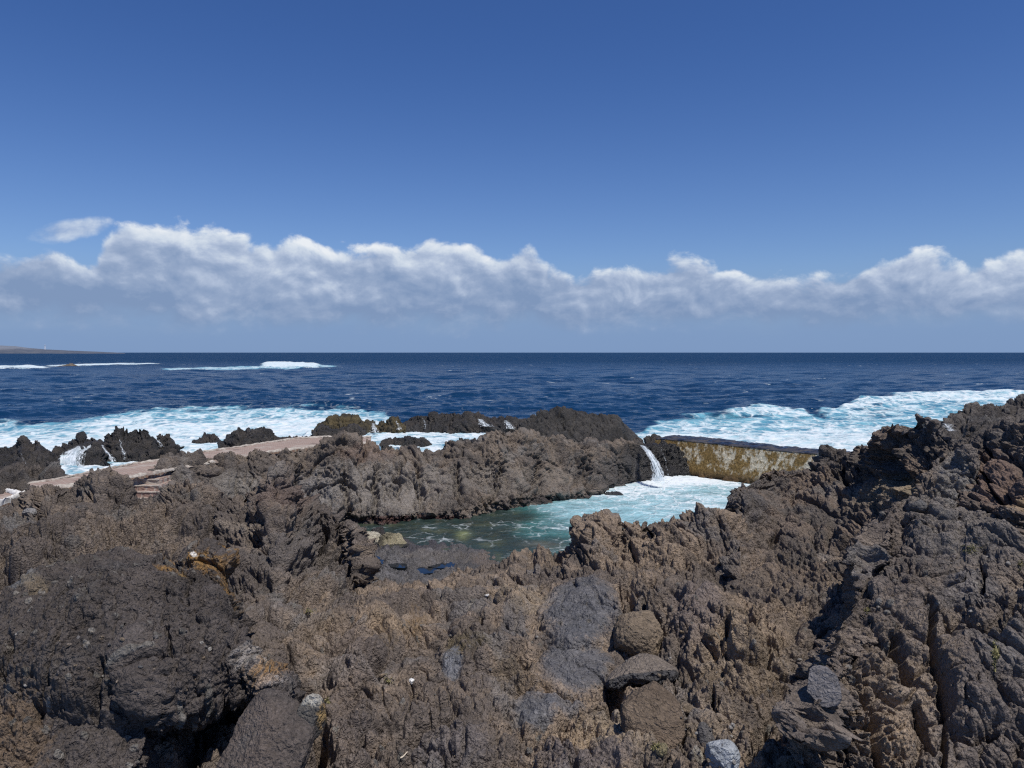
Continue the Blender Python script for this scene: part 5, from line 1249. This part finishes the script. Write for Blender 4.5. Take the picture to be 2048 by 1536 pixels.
# ------------------------------------------------------------------ little shore plants
LEAF = simple_mat('succulent_leaf', (.22, .20, .07), .7, 30, .35, .2, .005, .3, color2=(.30, .27, .13))
def plant(px, py, rx, ry, n, label, seed):
    rg = np.random.RandomState(seed); V, Fc_ = [], []
    loc0 = None
    for k in range(n):
        a, b2 = rg.normal(0, .36), rg.normal(0, .36)
        loc, nrm, ob = drop(px + a * rx, py + b2 * ry)
        if loc is None or loc.y > 19: continue
        if loc0 is None: loc0 = loc.copy()
        if (loc - loc0).length > .35: continue
        nn = Vector(nrm)
        if nn.y > 0: nn = -nn
        i = len(V); V += [loc0 - nn * .01, loc0 - nn * .012 + Vector((.002, 0, .002)), loc - nn * .012 + Vector((.002, 0, .002)), loc - nn * .01]; Fc_ += [(i, i + 1, i + 2), (i, i + 2, i + 3)]; ib = i + 3
        for j in range(5):
            dv = (nn + Vector(rg.normal(0, .7, 3)) + Vector((0, 0, .5))).normalized(); L = rg.uniform(.012, .032); sd_ = dv.cross(Vector(rg.normal(0, 1, 3))).normalized() * L * .28
            up = dv.cross(sd_).normalized() * L * .12
            i = len(V); b0 = loc - nn * .005
            V += [b0 + dv * L * .1, b0 + dv * L * .55 + sd_, b0 + dv * L, b0 + dv * L * .55 - sd_, b0 + dv * L * .55 + up]
            Fc_ += [(ib, i, i + 4), (i, i + 1, i + 4), (i + 1, i + 2, i + 4), (i + 2, i + 3, i + 4), (i + 3, i, i + 4)]
    if not V: return
    V = np.array([tuple(v) for v in V]); c0 = np.array(loc0)
    o = mesh_obj('shore_plant', V - c0, np.array(Fc_), LEAF, smooth=False); o.location = c0
    tag(o, label, 'plant', 'small succulents on the lava')
plant(1940, 1098, 18, 14, 60, 'yellow green succulent tuft on the dark grey mass', 1)
plant(2042, 1128, 8, 14, 25, 'yellow green tuft touching the right edge of the photo', 2)
plant(1990, 1310, 10, 40, 80, 'dry cream coloured plant trailing down a crack at lower right', 3)
plant(614, 1222, 20, 12, 45, 'pale green tuft behind the huge left boulder', 4)
plant(1648, 1332, 10, 6, 24, 'little yellowish plant above the smooth grey boulder', 5)
plant(1312, 1492, 14, 14, 30, 'yellowish sprig beside the pebble below the upright block', 6)
plant(775, 1370, 14, 30, 40, 'sparse green sprigs left of the lone white stone', 7)
plant(655, 1402, 10, 10, 24, 'small green tuft right of the oval lichen boulder', 8)
plant(1735, 1222, 10, 6, 20, 'dry sprig in the dark cleft at right', 9)

# driftwood sticks
STICK = simple_mat('bleached_wood', (.55, .47, .36), .8, 40, .2, .4, .004)
def stick(a, b2, r, label):
    la, na, _ = drop(*a); lb, nb_, _ = drop(*b2)
    if la is None or lb is None or (la - lb).length > 1: return
    la = la + Vector((0, -.02, .02)); lb = lb + Vector((0, -.02, .02)); v = lb - la; n = 14; K = 8; P = []
    q = v.normalized(); s1 = q.cross(Vector((0, 0, 1))).normalized(); s2 = q.cross(s1)
    for k in range(n):
        t = k / (n - 1); c = la + v * t + s1 * .006 * math.sin(t * 5) ; rr = r * (1 - .5 * t) * (.2 if k in (0, n - 1) else 1)
        for j in range(K + 1):
            an = 2 * math.pi * j / K; P.append(tuple(c + s1 * rr * math.cos(an) + s2 * rr * math.sin(an)))
    tag(mesh_obj('driftwood', np.array(P), grid_faces(n, K + 1), STICK), label, 'driftwood', 'bleached sticks on the lava')
stick((801, 1518), (817, 1505), .011, 'short bleached stick near the bottom edge')
stick((1170, 1466), (1175, 1449), .006, 'thin pale stick left of the upright block')
